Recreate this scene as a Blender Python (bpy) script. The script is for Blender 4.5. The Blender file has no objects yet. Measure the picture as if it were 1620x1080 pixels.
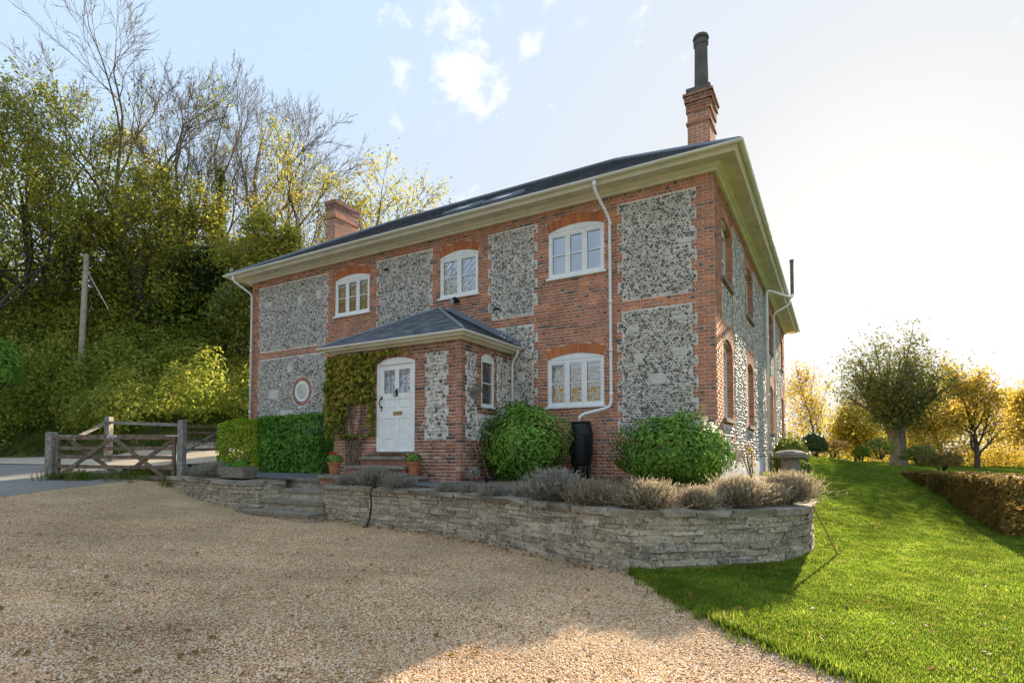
import bpy, bmesh, math, random
import numpy as np
from math import sin, cos, tan, pi, radians, sqrt, atan2, floor
from mathutils import Vector, Matrix
from mathutils.geometry import delaunay_2d_cdt

random.seed(7); rng = np.random.default_rng(7)
sc = bpy.context.scene
COL = sc.collection

# ------------------------------------------------------------------ camera, sky, sun, exposure
FPX, TH, PITCH, CYP = 881.0, radians(30.174), radians(2.23), 684.24
CAM = np.array([2.1101, -12.0333, 1.55])
cam_d = bpy.data.cameras.new('camera'); cam = bpy.data.objects.new('camera', cam_d); COL.objects.link(cam)
cam_d.sensor_width = 36; cam_d.lens = FPX / 1620 * 36
cam_d.shift_y = (CYP - 540) / 1620
cam_d.clip_start = 0.1; cam_d.clip_end = 3000
cam.location = CAM; cam.rotation_euler = (pi / 2 + PITCH, 0, TH)
sc.camera = cam

SUN_AZ, SUN_EL = radians(3.7), radians(18.0)      # azimuth to the right of +Y (the depth of the house)
SUN = Vector((sin(SUN_AZ) * cos(SUN_EL), cos(SUN_AZ) * cos(SUN_EL), sin(SUN_EL)))
sun_d = bpy.data.lights.new('sun', 'SUN'); sun = bpy.data.objects.new('sun', sun_d); COL.objects.link(sun)
sun_d.energy = 4.0; sun_d.angle = radians(0.6); sun_d.color = (1.0, 0.83, 0.6)
sun.rotation_euler = (-SUN).to_track_quat('-Z', 'Y').to_euler()

world = bpy.data.worlds.new('World'); sc.world = world; world.use_nodes = True
wn = world.node_tree; wn.nodes.clear()
def wnode(t, **k):
    n = wn.nodes.new(t)
    for a, b in k.items(): setattr(n, a, b)
    return n
def wl(a, b): wn.links.new(a, b)
sky = wnode('ShaderNodeTexSky', sky_type='NISHITA', sun_disc=False, sun_elevation=SUN_EL, sun_rotation=SUN_AZ,
            air_density=1.0, dust_density=2.2, ozone_density=1.0, altitude=50)
bg = wnode('ShaderNodeBackground'); bg.inputs[1].default_value = 0.15
wo = wnode('ShaderNodeOutputWorld')
SKY_LINK = (sky, bg)
wl(bg.outputs[0], wo.inputs[0])

sc.view_settings.view_transform = 'Standard'; sc.view_settings.look = 'None'
sc.view_settings.exposure = 1.96; sc.view_settings.gamma = 1
sc.view_settings.use_curve_mapping = False
sc.render.engine = 'CYCLES'
sc.cycles.max_bounces = 7; sc.cycles.diffuse_bounces = 4; sc.cycles.glossy_bounces = 3
sc.cycles.transparent_max_bounces = 8; sc.cycles.transmission_bounces = 4
sc.cycles.use_denoising = True
sc.cycles.caustics_reflective = False; sc.cycles.caustics_refractive = False
sc.cycles.sample_clamp_indirect = 6

# ------------------------------------------------------------------ pixel helpers (used only to survey real positions)
RV = np.array([cos(TH), sin(TH), 0]); FV = np.array([-sin(TH), cos(TH), 0]); ZV = np.array([0, 0, 1.0])
FW = FV * cos(PITCH) + ZV * sin(PITCH); UPV = ZV * cos(PITCH) - FV * sin(PITCH)
def pray(x, y): return FW + RV * ((x - 810) / FPX) + UPV * ((CYP - y) / FPX)
def at_depth(x, y, d):
    r = pray(x, y); return CAM + r * (d / (r @ FV))
def on_plane(x, y, ax, v):
    r = pray(x, y); return CAM + r * ((v - CAM[ax]) / r[ax])
def project(P):
    v = np.asarray(P) - CAM; b = v @ FW
    return np.stack([810 + FPX * (v @ RV) / b, CYP - FPX * (v @ UPV) / b, b], -1)

# ------------------------------------------------------------------ clouds in the sky
def cloud_setup():
    tc = wnode('ShaderNodeTexCoord')
    nrm = wnode('ShaderNodeVectorMath', operation='NORMALIZE'); wl(tc.outputs['Generated'], nrm.inputs[0])
    nz = wnode('ShaderNodeTexNoise'); nz.inputs['Scale'].default_value = 22; nz.inputs['Detail'].default_value = 8
    nz.inputs['Roughness'].default_value = 0.66; nz.inputs['Distortion'].default_value = 0.35
    wl(nrm.outputs[0], nz.inputs['Vector'])
    total = None
    # direction (surveyed), angular radius, weight
    cl = [(740, 128, .10, 1.0), (705, 120, .055, .75), (780, 150, .055, .7), (720, 25, .075, .8), (625, 22, .045, .8), (800, 15, .05, .6),
          (700, 198, .03, .7), (630, 197, .028, .6), (845, 65, .04, .75), (636, 110, .035, .6), (870, 180, .03, .5),
          (1020, 35, .06, .4), (900, 5, .07, .5), (1600, 300, .10, .4), (707, 65, .03, .45),
          (1900, 250, .2, .6), (-300, 60, .15, .5), (400, -300, .2, .6), (1100, -350, .2, .6)]
    for (x, y, r, w) in cl:
        d = pray(x, y); d = d / np.linalg.norm(d)
        ds = wnode('ShaderNodeVectorMath', operation='DISTANCE'); wl(nrm.outputs[0], ds.inputs[0]); ds.inputs[1].default_value = d
        mr = wnode('ShaderNodeMapRange'); mr.interpolation_type = 'SMOOTHSTEP'
        wl(ds.outputs['Value'], mr.inputs[0]); mr.inputs[1].default_value = 0.0; mr.inputs[2].default_value = r
        mr.inputs[3].default_value = w; mr.inputs[4].default_value = 0
        if total is None: total = mr.outputs[0]
        else:
            ad = wnode('ShaderNodeMath', operation='MAXIMUM'); wl(total, ad.inputs[0]); wl(mr.outputs[0], ad.inputs[1]); total = ad.outputs[0]
    a = wnode('ShaderNodeMath', operation='MULTIPLY_ADD'); wl(total, a.inputs[0]); a.inputs[1].default_value = 0.34; wl(nz.outputs['Fac'], a.inputs[2])
    mr = wnode('ShaderNodeMapRange'); wl(a.outputs[0], mr.inputs[0]); mr.interpolation_type = 'SMOOTHSTEP'
    mr.inputs[1].default_value = 0.60; mr.inputs[2].default_value = 0.95; mr.inputs[3].default_value = 0; mr.inputs[4].default_value = 0.9
    mx = wnode('ShaderNodeMix', data_type='RGBA'); wl(mr.outputs[0], mx.inputs[0])
    # haze: evens the clear sky out, pale blue away from the sun and warm white towards it
    lum = wnode('ShaderNodeRGBToBW'); wl(sky.outputs[0], lum.inputs[0])
    lg = wnode('ShaderNodeMath', operation='LOGARITHM'); wl(lum.outputs[0], lg.inputs[0]); lg.inputs[1].default_value = 64.0
    rp = wnode('ShaderNodeValToRGB'); el = rp.color_ramp.elements
    while len(el) < 5: el.new(.5)
    for e, (p, c) in zip(el, [(0.0, (.54, .70, .90)), (.18, (.555, .715, .925)), (.36, (.66, .735, .84)), (.62, (.755, .77, .79)), (.92, (.93, .91, .87))]): e.position = p; e.color = (*c, 1)
    wl(lg.outputs[0], rp.inputs[0])
    m2 = wnode('ShaderNodeVectorMath', operation='SCALE'); wl(rp.outputs[0], m2.inputs[0]); m2.inputs['Scale'].default_value = 2.0
    wl(m2.outputs[0], mx.inputs[6]); mx.inputs[7].default_value = (2.15, 2.15, 2.15, 1)
    wl(mx.outputs[2], bg.inputs[0])
cloud_setup()

# ------------------------------------------------------------------ materials
MATS = {}
def mat(name, base, src='noise', nscale=4.0, rough=.8, bump=None, trans=0.0, vary=.25, vscale=1.2, stain=None, spec=.3, metal=0, alpha=None, detail=4):
    m = bpy.data.materials.new(name); m.use_nodes = True; nt = m.node_tree; N = nt.nodes; L = nt.links
    N.clear(); out = N.new('ShaderNodeOutputMaterial'); bs = N.new('ShaderNodeBsdfPrincipled')
    bs.inputs['Roughness'].default_value = rough; bs.inputs['Specular IOR Level'].default_value = spec; bs.inputs['Metallic'].default_value = metal
    geo = N.new('ShaderNodeNewGeometry'); pos = geo.outputs['Position']
    def noise(s, d=4, r=.55):
        n = N.new('ShaderNodeTexNoise'); n.inputs['Scale'].default_value = s; n.inputs['Detail'].default_value = d
        n.inputs['Roughness'].default_value = r; L.new(pos, n.inputs['Vector']); return n
    if isinstance(base, list):
        rp = N.new('ShaderNodeValToRGB'); el = rp.color_ramp.elements
        while len(el) < len(base): el.new(.5)
        for e, (p, c) in zip(el, base): e.position = p; e.color = (*c, 1)
        if src == 'attr':
            a = N.new('ShaderNodeAttribute'); a.attribute_name = 'v'; f = a.outputs['Fac']
        elif src == 'rand':
            a = N.new('ShaderNodeObjectInfo'); f = a.outputs['Random']
        elif src == 'voro':
            a = N.new('ShaderNodeTexVoronoi'); a.inputs['Scale'].default_value = nscale; L.new(pos, a.inputs['Vector'])
            s = N.new('ShaderNodeSeparateColor'); L.new(a.outputs['Color'], s.inputs[0]); f = s.outputs[0]
        else:
            f = noise(nscale, detail).outputs['Fac']
            mr = N.new('ShaderNodeMapRange'); L.new(f, mr.inputs[0]); mr.inputs[1].default_value = .28; mr.inputs[2].default_value = .72; f = mr.outputs[0]
        L.new(f, rp.inputs[0]); col = rp.outputs[0]
    else:
        rg = N.new('ShaderNodeRGB'); rg.outputs[0].default_value = (*base, 1); col = rg.outputs[0]
    if vary:
        n = noise(vscale, 5, .6); mr = N.new('ShaderNodeMapRange'); L.new(n.outputs['Fac'], mr.inputs[0])
        mr.inputs[1].default_value = .3; mr.inputs[2].default_value = .7; mr.inputs[3].default_value = 1 - vary; mr.inputs[4].default_value = 1 + vary * .6
        vm = N.new('ShaderNodeVectorMath'); vm.operation = 'SCALE'; L.new(col, vm.inputs[0]); L.new(mr.outputs[0], vm.inputs['Scale']); col = vm.outputs[0]
    if stain:
        for (sc_, thr, wid, c, amt) in stain:
            n = noise(sc_, 6, .65); mr = N.new('ShaderNodeMapRange'); mr.interpolation_type = 'SMOOTHSTEP'; L.new(n.outputs['Fac'], mr.inputs[0])
            mr.inputs[1].default_value = thr; mr.inputs[2].default_value = thr + wid; mr.inputs[4].default_value = amt
            mx = N.new('ShaderNodeMix'); mx.data_type = 'RGBA'; L.new(mr.outputs[0], mx.inputs[0]); L.new(col, mx.inputs[6]); mx.inputs[7].default_value = (*c, 1); col = mx.outputs[2]
    L.new(col, bs.inputs['Base Color'])
    if bump:
        n = noise(bump[0], 5, .65); b = N.new('ShaderNodeBump'); b.inputs['Strength'].default_value = bump[1]; b.inputs['Distance'].default_value = bump[2]
        L.new(n.outputs['Fac'], b.inputs['Height']); L.new(b.outputs[0], bs.inputs['Normal'])
    sh = bs.outputs[0]
    if trans:
        tr = N.new('ShaderNodeBsdfTranslucent'); L.new(col, tr.inputs['Color']); ms = N.new('ShaderNodeMixShader'); ms.inputs[0].default_value = trans
        L.new(sh, ms.inputs[1]); L.new(tr.outputs[0], ms.inputs[2]); sh = ms.outputs[0]
    L.new(sh, out.inputs[0]); MATS[name] = m; return m

def srgb(r, g, b):
    f = lambda c: ((c / 255 + .055) / 1.055) ** 2.4 if c > 10 else c / 255 / 12.92
    return (f(r), f(g), f(b))

mat('brick', [(0, (.19, .155, .145)), (.10, (.28, .175, .145)), (.2, (.42, .21, .145)), (.55, (.56, .245, .15)), (.85, (.65, .265, .135)), (1, (.72, .30, .125))], 'attr', rough=.9, bump=(60, .35, .01), vary=.3, vscale=3.0,
    stain=[(1.3, .56, .2, (.40, .31, .25), .35)])
mat('brick_porch', [(0, (.14, .10, .09)), (.18, (.26, .14, .105)), (.5, (.44, .19, .12)), (.85, (.52, .26, .16)), (1, (.60, .40, .26))], 'attr', rough=.9, bump=(60, .35, .01), vary=.3, vscale=3.5,
    stain=[(2.0, .55, .2, (.42, .32, .22), .4)])
mat('arch_brick', [(0, (.46, .145, .065)), (1, (.62, .22, .08))], 'attr', rough=.9, bump=(60, .3, .01), vary=.2)
mat('mortar', (.86, .77, .68), rough=.95, bump=(90, .4, .01), vary=.25, vscale=2)
mat('flint_mortar', (.72, .67, .60), rough=.95, bump=(70, .6, .015), vary=.25, vscale=2)
mat('flint', [(0, (.06, .058, .058)), (.3, (.16, .152, .147)), (.5, (.33, .315, .29)), (.7, (.56, .52, .46)), (.85, (.78, .73, .66)), (1, (.88, .84, .77))], 'attr', rough=.45, spec=.5, vary=.2, vscale=8)
mat('white_stone', (.66, .63, .56), rough=.9, bump=(25, .3, .01), vary=.15, vscale=5)
mat('white_paint', (.90, .90, .88), rough=.45, vary=.10, vscale=5, stain=[(11, .60, .2, (.62, .60, .54), .35)])
mat('limewash', (.72, .70, .66), rough=.9, bump=(12, .5, .03), vary=.25, vscale=2)
mat('cream_paint', (.90, .86, .76), rough=.55, vary=.14, vscale=2.5)
mat('soffit', (.80, .74, .63), rough=.8, vary=.22, vscale=1.8, bump=(30, .2, .01))
mat('gutter', (.88, .85, .78), rough=.4, vary=.12, vscale=2)
mat('pipe_white', (.88, .87, .85), rough=.35, vary=.06)
mat('lead', (.20, .23, .27), rough=.5, vary=.2, spec=.4)
mat('slate', [(0, (.085, .098, .115)), (.5, (.145, .16, .18)), (1, (.22, .24, .255))], 'attr', rough=.65, bump=(40, .3, .01), vary=.3, vscale=6, stain=[(3, .62, .15, (.13, .14, .09), .4)])
mat('chimney_pot', (.15, .14, .125), rough=.9, bump=(20, .5, .02), vary=.35, vscale=5)
mat('dark_metal', (.015, .015, .017), rough=.4, vary=.1)
mat('brass', (.38, .27, .11), rough=.35, metal=.7, vary=.1)
mat('black_plastic', (.012, .013, .015), rough=.38, vary=.15)
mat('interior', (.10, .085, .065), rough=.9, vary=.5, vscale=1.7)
mat('curtain', (.78, .78, .76), rough=.9, vary=.1, trans=.3)
mat('blind', (.60, .56, .50), rough=.9, vary=.05)
mat('wall_stone', [(0, (.22, .18, .135)), (.35, (.36, .30, .215)), (.7, (.52, .435, .315)), (1, (.64, .54, .39))], 'attr', rough=.95, bump=(22, .9, .03), vary=.45, vscale=5,
    stain=[(3.5, .54, .10, (.56, .47, .34), .7), (6, .57, .12, (.17, .145, .11), .75), (30, .55, .06, (.66, .62, .54), .85), (22, .55, .07, (.08, .075, .065), .85), (5, .66, .1, (.17, .17, .07), .5)])
mat('wall_mortar', (.66, .55, .40), rough=.95, bump=(30, .8, .02), vary=.4, vscale=4, stain=[(6, .55, .12, (.20, .18, .15), .6), (30, .58, .08, (.12, .11, .10), .6)])
mat('coping', [(0, (.20, .175, .135)), (1, (.40, .35, .265))], 'attr', rough=.95, bump=(20, .9, .03), vary=.4, vscale=4, stain=[(30, .57, .08, (.58, .56, .50), .75), (6, .6, .1, (.14, .15, .06), .6), (24, .6, .08, (.07, .07, .06), .7)])
mat('step_stone', (.28, .24, .18), rough=.95, bump=(18, .7, .03), vary=.4, vscale=4, stain=[(22, .58, .1, (.50, .48, .42), .6), (4, .58, .1, (.12, .14, .045), .6), (26, .6, .08, (.06, .06, .05), .6)])
mat('gravel_sheet', [(0, (.20, .125, .065)), (.25, (.38, .24, .12)), (.55, (.54, .36, .18)), (.8, (.62, .46, .27)), (1, (.72, .59, .42))], 'voro', nscale=75, rough=.9, bump=(55, .8, .02), vary=.28, vscale=.55,
    stain=[(.5, .56, .2, (.26, .17, .09), .5)])
mat('pebble', [(0, (.24, .135, .08)), (.15, (.52, .28, .13)), (.45, (.72, .452, .225)), (.72, (.76, .535, .32)), (.9, (.80, .64, .46)), (1, (.87, .78, .68))], 'rand', rough=.75, vary=.34, vscale=.45, spec=.35)
mat('asphalt', [(0, (.20, .185, .165)), (1, (.32, .30, .27))], 'noise', nscale=60, rough=.9, bump=(90, .5, .01), vary=.25, vscale=.8)
mat('road_gravel', [(0, (.42, .35, .27)), (1, (.60, .51, .40))], 'noise', nscale=30, rough=.95, bump=(40, .5, .02), vary=.15, vscale=.7)
mat('path', [(0, (.085, .09, .095)), (1, (.17, .175, .18))], 'noise', nscale=12, rough=.85, bump=(30, .4, .01), vary=.3, vscale=2)
mat('terrace_soil', [(0, (.10, .075, .05)), (.5, (.20, .15, .095)), (1, (.36, .28, .18))], 'voro', nscale=38, rough=.95, bump=(40, .8, .02), vary=.3, vscale=1.5)
mat('lawn_sheet', [(0, (.06, .10, .014)), (1, (.13, .18, .022))], 'noise', nscale=9, rough=.95, bump=(30, .8, .03), vary=.35, vscale=.5, spec=0)
mat('grass', [(0, (.09, .165, .020)), (.5, (.215, .32, .032)), (.9, (.36, .43, .055)), (1, (.50, .46, .13))], 'rand', rough=.9, spec=.05, trans=.55, vary=.45, vscale=.9)
mat('rough_grass', [(0, (.06, .12, .02)), (.6, (.14, .20, .03)), (1, (.26, .26, .07))], 'rand', rough=.9, spec=.05, trans=.4, vary=.3, vscale=.5)
mat('earth', [(0, (.05, .045, .02)), (1, (.10, .09, .035))], 'noise', nscale=2, rough=.95, bump=(8, .8, .08), vary=.3, spec=0)
mat('field', [(0, (.07, .10, .025)), (1, (.12, .14, .04))], 'noise', nscale=.08, rough=.95, vary=.2, vscale=.03, spec=0)
mat('wood_grey', [(0, (.19, .17, .14)), (1, (.42, .39, .33))], 'noise', nscale=14, rough=.9, bump=(30, .5, .01), vary=.35, vscale=6)
mat('wood_brown', [(0, (.13, .09, .062)), (1, (.30, .22, .155))], 'noise', nscale=14, rough=.9, bump=(30, .5, .01), vary=.4, vscale=6, stain=[(7, .62, .1, (.19, .2, .14), .5)])
mat('pole_wood', (.52, .44, .34), rough=.9, vary=.3, vscale=4, bump=(25, .4, .01))
mat('bamboo', (.66, .48, .10), rough=.5, vary=.2)
mat('terracotta', (.46, .17, .085), rough=.85, vary=.25, vscale=9)
mat('trough_stone', (.30, .27, .22), rough=.95, bump=(20, .9, .03), vary=.45, vscale=8, stain=[(8, .55, .1, (.12, .12, .10), .6)])
mat('bark', [(0, (.05, .042, .032)), (1, (.15, .125, .095))], 'noise', nscale=9, rough=.95, bump=(14, .8, .03), vary=.3)
mat('bark_pale', [(0, (.11, .09, .065)), (1, (.25, .20, .145))], 'noise', nscale=7, rough=.95, bump=(14, .8, .03), vary=.3)
LEAF = dict(src='attr', rough=.6, spec=.2, vscale=.35, vary=.22)
mat('leaf_green', [(0, (.075, .19, .03)), (.5, (.18, .36, .05)), (.9, (.34, .52, .08)), (1, (.50, .54, .11))], trans=.3, **LEAF)
mat('leaf_hedge', [(0, (.07, .23, .035)), (.5, (.15, .36, .05)), (1, (.28, .48, .075))], trans=.35, **LEAF)
mat('leaf_thicket', [(0, (.12, .20, .03)), (.4, (.25, .33, .05)), (.8, (.46, .47, .07)), (1, (.68, .60, .16))], trans=.5, **LEAF)
mat('leaf_wood', [(0, (.13, .20, .03)), (.45, (.27, .32, .045)), (.8, (.48, .44, .06)), (1, (.66, .50, .08))], trans=.55, **LEAF)
mat('leaf_gold', [(0, (.28, .24, .03)), (.5, (.50, .37, .04)), (1, (.66, .46, .06))], trans=.58, **LEAF)
mat('leaf_ever', [(0, (.03, .06, .022)), (.7, (.06, .10, .03)), (1, (.12, .16, .04))], trans=.15, **LEAF)
mat('leaf_olive', [(0, (.12, .16, .035)), (.6, (.23, .27, .05)), (1, (.40, .37, .07))], trans=.4, **LEAF)
mat('leaf_pollard', [(0, (.10, .115, .03)), (.6, (.21, .215, .05)), (1, (.38, .32, .07))], trans=.5, **LEAF)
mat('leaf_orange', [(0, (.36, .22, .03)), (.5, (.60, .43, .06)), (1, (.74, .60, .12))], trans=.6, **LEAF)
mat('leaf_beech', [(0, (.11, .12, .03)), (.35, (.20, .15, .04)), (.7, (.32, .20, .055)), (1, (.46, .32, .09))], trans=.5, **LEAF)
mat('leaf_ivy', [(0, (.07, .11, .016)), (.45, (.19, .21, .025)), (.8, (.40, .34, .04)), (1, (.52, .36, .06))], trans=.3, **LEAF)
mat('leaf_hedge_sunlit', [(0, (.17, .27, .02)), (.5, (.36, .48, .03)), (1, (.58, .64, .05))], trans=.4, **LEAF)  # sunlight on the left end of the hedge, painted as brighter leaves
mat('leaf_ivy_bright', [(0, (.12, .19, .015)), (1, (.30, .36, .03))], trans=.45, **LEAF)
mat('lavender', [(0, (.15, .125, .09)), (.4, (.30, .265, .20)), (.7, (.42, .41, .34)), (1, (.62, .60, .52))], trans=.3, **LEAF)
mat('lavender_straw', [(0, (.16, .12, .075)), (.4, (.32, .255, .165)), (.7, (.46, .39, .27)), (1, (.66, .58, .44))], trans=.35, **LEAF)
mat('petal_red', (.50, .03, .025), rough=.5, vary=.1)
mat('petal_pink', (.55, .28, .33), rough=.5, vary=.1)
mat('petal_yellow', (.70, .42, .02), rough=.5, vary=.1)
mat('sign_ink', (.03, .03, .04), rough=.6, vary=0)
mat('sign_white', (.78, .78, .78), rough=.5, vary=.05)
mat('lamp_glass', (.5, .5, .5), rough=.15, vary=.05)

def glass_mat():
    m = bpy.data.materials.new('window_glass'); m.use_nodes = True; N = m.node_tree.nodes; L = m.node_tree.links; N.clear()
    out = N.new('ShaderNodeOutputMaterial'); t = N.new('ShaderNodeBsdfTransparent'); t.inputs[0].default_value = (.85, .88, .88, 1)
    g = N.new('ShaderNodeBsdfGlossy'); g.inputs['Roughness'].default_value = .03; g.inputs[0].default_value = (.92, .95, 1, 1)
    lw = N.new('ShaderNodeLayerWeight'); lw.inputs[0].default_value = .35
    mr = N.new('ShaderNodeMapRange'); L.new(lw.outputs['Fresnel'], mr.inputs[0]); mr.inputs[3].default_value = .22; mr.inputs[4].default_value = 1
    ms = N.new('ShaderNodeMixShader'); L.new(mr.outputs[0], ms.inputs[0]); L.new(t.outputs[0], ms.inputs[1]); L.new(g.outputs[0], ms.inputs[2])
    n = N.new('ShaderNodeTexNoise'); n.inputs['Scale'].default_value = 3.5; b = N.new('ShaderNodeBump'); b.inputs['Strength'].default_value = .14; b.inputs['Distance'].default_value = .05
    L.new(n.outputs['Fac'], b.inputs['Height']); L.new(b.outputs[0], g.inputs['Normal'])
    L.new(ms.outputs[0], out.inputs[0]); MATS['window_glass'] = m
glass_mat()

# ------------------------------------------------------------------ mesh helpers
class MB:
    def __init__(s): s.v = []; s.f = []; s.a = []
    def add(s, V, F, a=.5):
        o = len(s.v); s.v.extend([tuple(p) for p in V]); s.f.extend([tuple(i + o for i in q) for q in F])
        s.a.extend(a if isinstance(a, (list, tuple)) else [a] * len(F)); return s
    def box(s, x0, x1, y0, y1, z0, z1, a=.5):
        V = [(x0, y0, z0), (x1, y0, z0), (x1, y1, z0), (x0, y1, z0), (x0, y0, z1), (x1, y0, z1), (x1, y1, z1), (x0, y1, z1)]
        return s.add(V, [(0, 3, 2, 1), (4, 5, 6, 7), (0, 1, 5, 4), (1, 2, 6, 5), (2, 3, 7, 6), (3, 0, 4, 7)], a)
    def bar(s, p, q, w, t, a=.5, up=(0, 0, 1)):
        p = Vector(p); q = Vector(q); d = (q - p).normalized(); upv = Vector(up)
        x = d.cross(upv)
        if x.length < 1e-4: x = d.cross(Vector((1, 0, 0)))
        x.normalize(); y = x.cross(d).normalized(); x *= w / 2; y *= t / 2
        V = [p - x - y, p + x - y, p + x + y, p - x + y, q - x - y, q + x - y, q + x + y, q - x + y]
        return s.add(V, [(0, 1, 2, 3), (7, 6, 5, 4), (0, 4, 5, 1), (1, 5, 6, 2), (2, 6, 7, 3), (3, 7, 4, 0)], a)
    def tube(s, pts, rad, n=8, a=.5, cap=True):
        pts = [Vector(p) for p in pts]
        if not isinstance(rad, (list, tuple)): rad = [rad] * len(pts)
        V = []; F = []; prev = None
        for i, p in enumerate(pts):
            d = (pts[min(i + 1, len(pts) - 1)] - pts[max(i - 1, 0)]).normalized()
            if prev is None: x = d.orthogonal().normalized()
            else: x = (prev - d * prev.dot(d)).normalized()
            prev = x; y = d.cross(x)
            for k in range(n):
                t = 2 * pi * k / n; V.append(p + (x * cos(t) + y * sin(t)) * rad[i])
        for i in range(len(pts) - 1):
            for k in range(n): F.append((i * n + k, i * n + (k + 1) % n, (i + 1) * n + (k + 1) % n, (i + 1) * n + k))
        if cap: F.append(tuple(range(n - 1, -1, -1))); F.append(tuple((len(pts) - 1) * n + k for k in range(n)))
        return s.add(V, F, a)
    def lathe(s, prof, c=(0, 0, 0), n=20, a=.5):
        V = []; F = []
        for (r, z) in prof:
            for k in range(n): t = 2 * pi * k / n; V.append((c[0] + r * cos(t), c[1] + r * sin(t), c[2] + z))
        m = len(prof)
        for i in range(m - 1):
            for k in range(n): F.append((i * n + k, i * n + (k + 1) % n, (i + 1) * n + (k + 1) % n, (i + 1) * n + k))
        F.append(tuple(range(n - 1, -1, -1))); F.append(tuple((m - 1) * n + k for k in range(n)))
        return s.add(V, F, a)
    def mesh(s, name, m, smooth=False):
        me = bpy.data.meshes.new(name); me.from_pydata(s.v, [], s.f); me.materials.append(MATS[m])
        at = me.attributes.new('v', 'FLOAT', 'FACE'); at.data.foreach_set('value', np.array(s.a, dtype=np.float32))
        if smooth: me.shade_smooth()
        me.update(); return me
    def build(s, name, m, parent=None, smooth=False, **k):
        return link(name, s.mesh(name, m, smooth), parent, **k)
def np_mesh(name, V, F, A, m, smooth=False):
    me = bpy.data.meshes.new(name); n = len(V); nf = len(F); k = F.shape[1]
    me.vertices.add(n); me.vertices.foreach_set('co', V.astype(np.float32).ravel())
    me.loops.add(nf * k); me.loops.foreach_set('vertex_index', F.astype(np.int32).ravel())
    me.polygons.add(nf); me.polygons.foreach_set('loop_start', np.arange(0, nf * k, k, dtype=np.int32))
    me.materials.append(MATS[m])
    at = me.attributes.new('v', 'FLOAT', 'FACE'); at.data.foreach_set('value', A.astype(np.float32))
    me.update(calc_edges=True); me.validate()
    if smooth: me.shade_smooth()
    return me
def wloc(o):
    l = Vector(o.location)
    while o.parent: o = o.parent; l = l + Vector(o.location)
    return l
PW = {}
def link(name, me, parent=None, loc=None, **k):
    o = bpy.data.objects.new(name, me); COL.objects.link(o)
    if loc is not None: o.location = loc
    if parent is not None:
        o.parent = parent; o.matrix_parent_inverse = Matrix.Translation(-PW.get(parent.name, Vector((0, 0, 0))))
    PW[o.name] = Vector(o.location)
    for a, b in k.items(): o[a] = b
    return o
def thing(name, label, cat, loc=(0, 0, 0), group=None):
    o = bpy.data.objects.new(name, None); COL.objects.link(o); o.location = loc; o.empty_display_size = .2
    o['label'] = label; o['category'] = cat
    if group: o['group'] = group
    PW[o.name] = Vector(loc); return o
def tag(o, label, cat, group=None):
    o['label'] = label; o['category'] = cat
    if group: o['group'] = group
    return o
def catmull(P, n=10):
    P = [np.array(p, float) for p in P]; P = [2 * P[0] - P[1]] + P + [2 * P[-1] - P[-2]]; out = []
    for i in range(1, len(P) - 2):
        for t in np.linspace(0, 1, n, endpoint=False):
            a, b, c, d = P[i - 1:i + 3]
            out.append(.5 * ((2 * b) + (c - a) * t + (2 * a - 5 * b + 4 * c - d) * t * t + (3 * b - a - 3 * c + d) * t ** 3))
    out.append(P[-2]); return np.array(out)
def resample(P, step):
    P = np.asarray(P, float); L = np.r_[0, np.cumsum(np.linalg.norm(np.diff(P[:, :2], axis=0), axis=1))]
    t = np.linspace(0, L[-1], max(2, int(L[-1] / step) + 1))
    return np.stack([np.interp(t, L, P[:, i]) for i in range(P.shape[1])], 1), t
def in_poly(pts, poly):
    x, y = pts[:, 0], pts[:, 1]; poly = np.asarray(poly); c = np.zeros(len(pts), bool); j = len(poly) - 1
    for i in range(len(poly)):
        xi, yi = poly[i][:2]; xj, yj = poly[j][:2]
        m = ((yi > y) != (yj > y)) & (x < (xj - xi) * (y - yi) / (yj - yi + 1e-12) + xi); c ^= m; j = i
    return c
def poly_dist(pts, poly, closed=True):
    poly = np.asarray(poly, float)[:, :2]; d = np.full(len(pts), 1e9)
    n = len(poly)
    for i in range(n if closed else n - 1):
        a = poly[i]; b = poly[(i + 1) % n]; ab = b - a; t = np.clip(((pts[:, :2] - a) @ ab) / (ab @ ab + 1e-12), 0, 1)
        d = np.minimum(d, np.linalg.norm(pts[:, :2] - (a + t[:, None] * ab), axis=1))
    return d

# ------------------------------------------------------------------ the ground
ctrl = []
for (x, y, z) in [(0, 785, .6), (100, 775, .68), (190, 768, .75), (280, 775, .6), (345, 800, .35), (380, 808, .25), (495, 825, .15), (600, 833, .09),
                  (700, 845, .06), (800, 862, .03), (870, 880, .01), (985, 905, 0), (1110, 902, 0), (1265, 890, 0), (0, 900, .28), (0, 1000, .12), (300, 900, .13),
                  (600, 950, .03), (810, 1080, 0), (0, 1080, .05), (1380, 1080, 0), (1600, 1080, 0), (1330, 880, 0), (1450, 860, .02), (1540, 840, .05), (1600, 900, 0)]:
    r = pray(x, y); p = CAM + r * ((z - CAM[2]) / r[2]); ctrl.append((p[0], p[1], z))
for (x, y, d) in [(1620, 828, 11.6), (1570, 796, 14), (1490, 763, 18), (1420, 741, 22.5), (1340, 729.5, 22), (1268, 728, 21), (1290, 787, 15), (1400, 787, 15), (1350, 760, 18), (1440, 762, 18.5),
                  (0, 724, 24), (80, 736, 18), (0, 755, 16), (180, 722, 20), (340, 714, 21), (340, 736, 17), (80, 757, 15.2), (275, 745, 15.5), (200, 752, 16), (-200, 740, 18), (-200, 900, 6)]:
    p = at_depth(x, y, d); ctrl.append(tuple(p))
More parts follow.
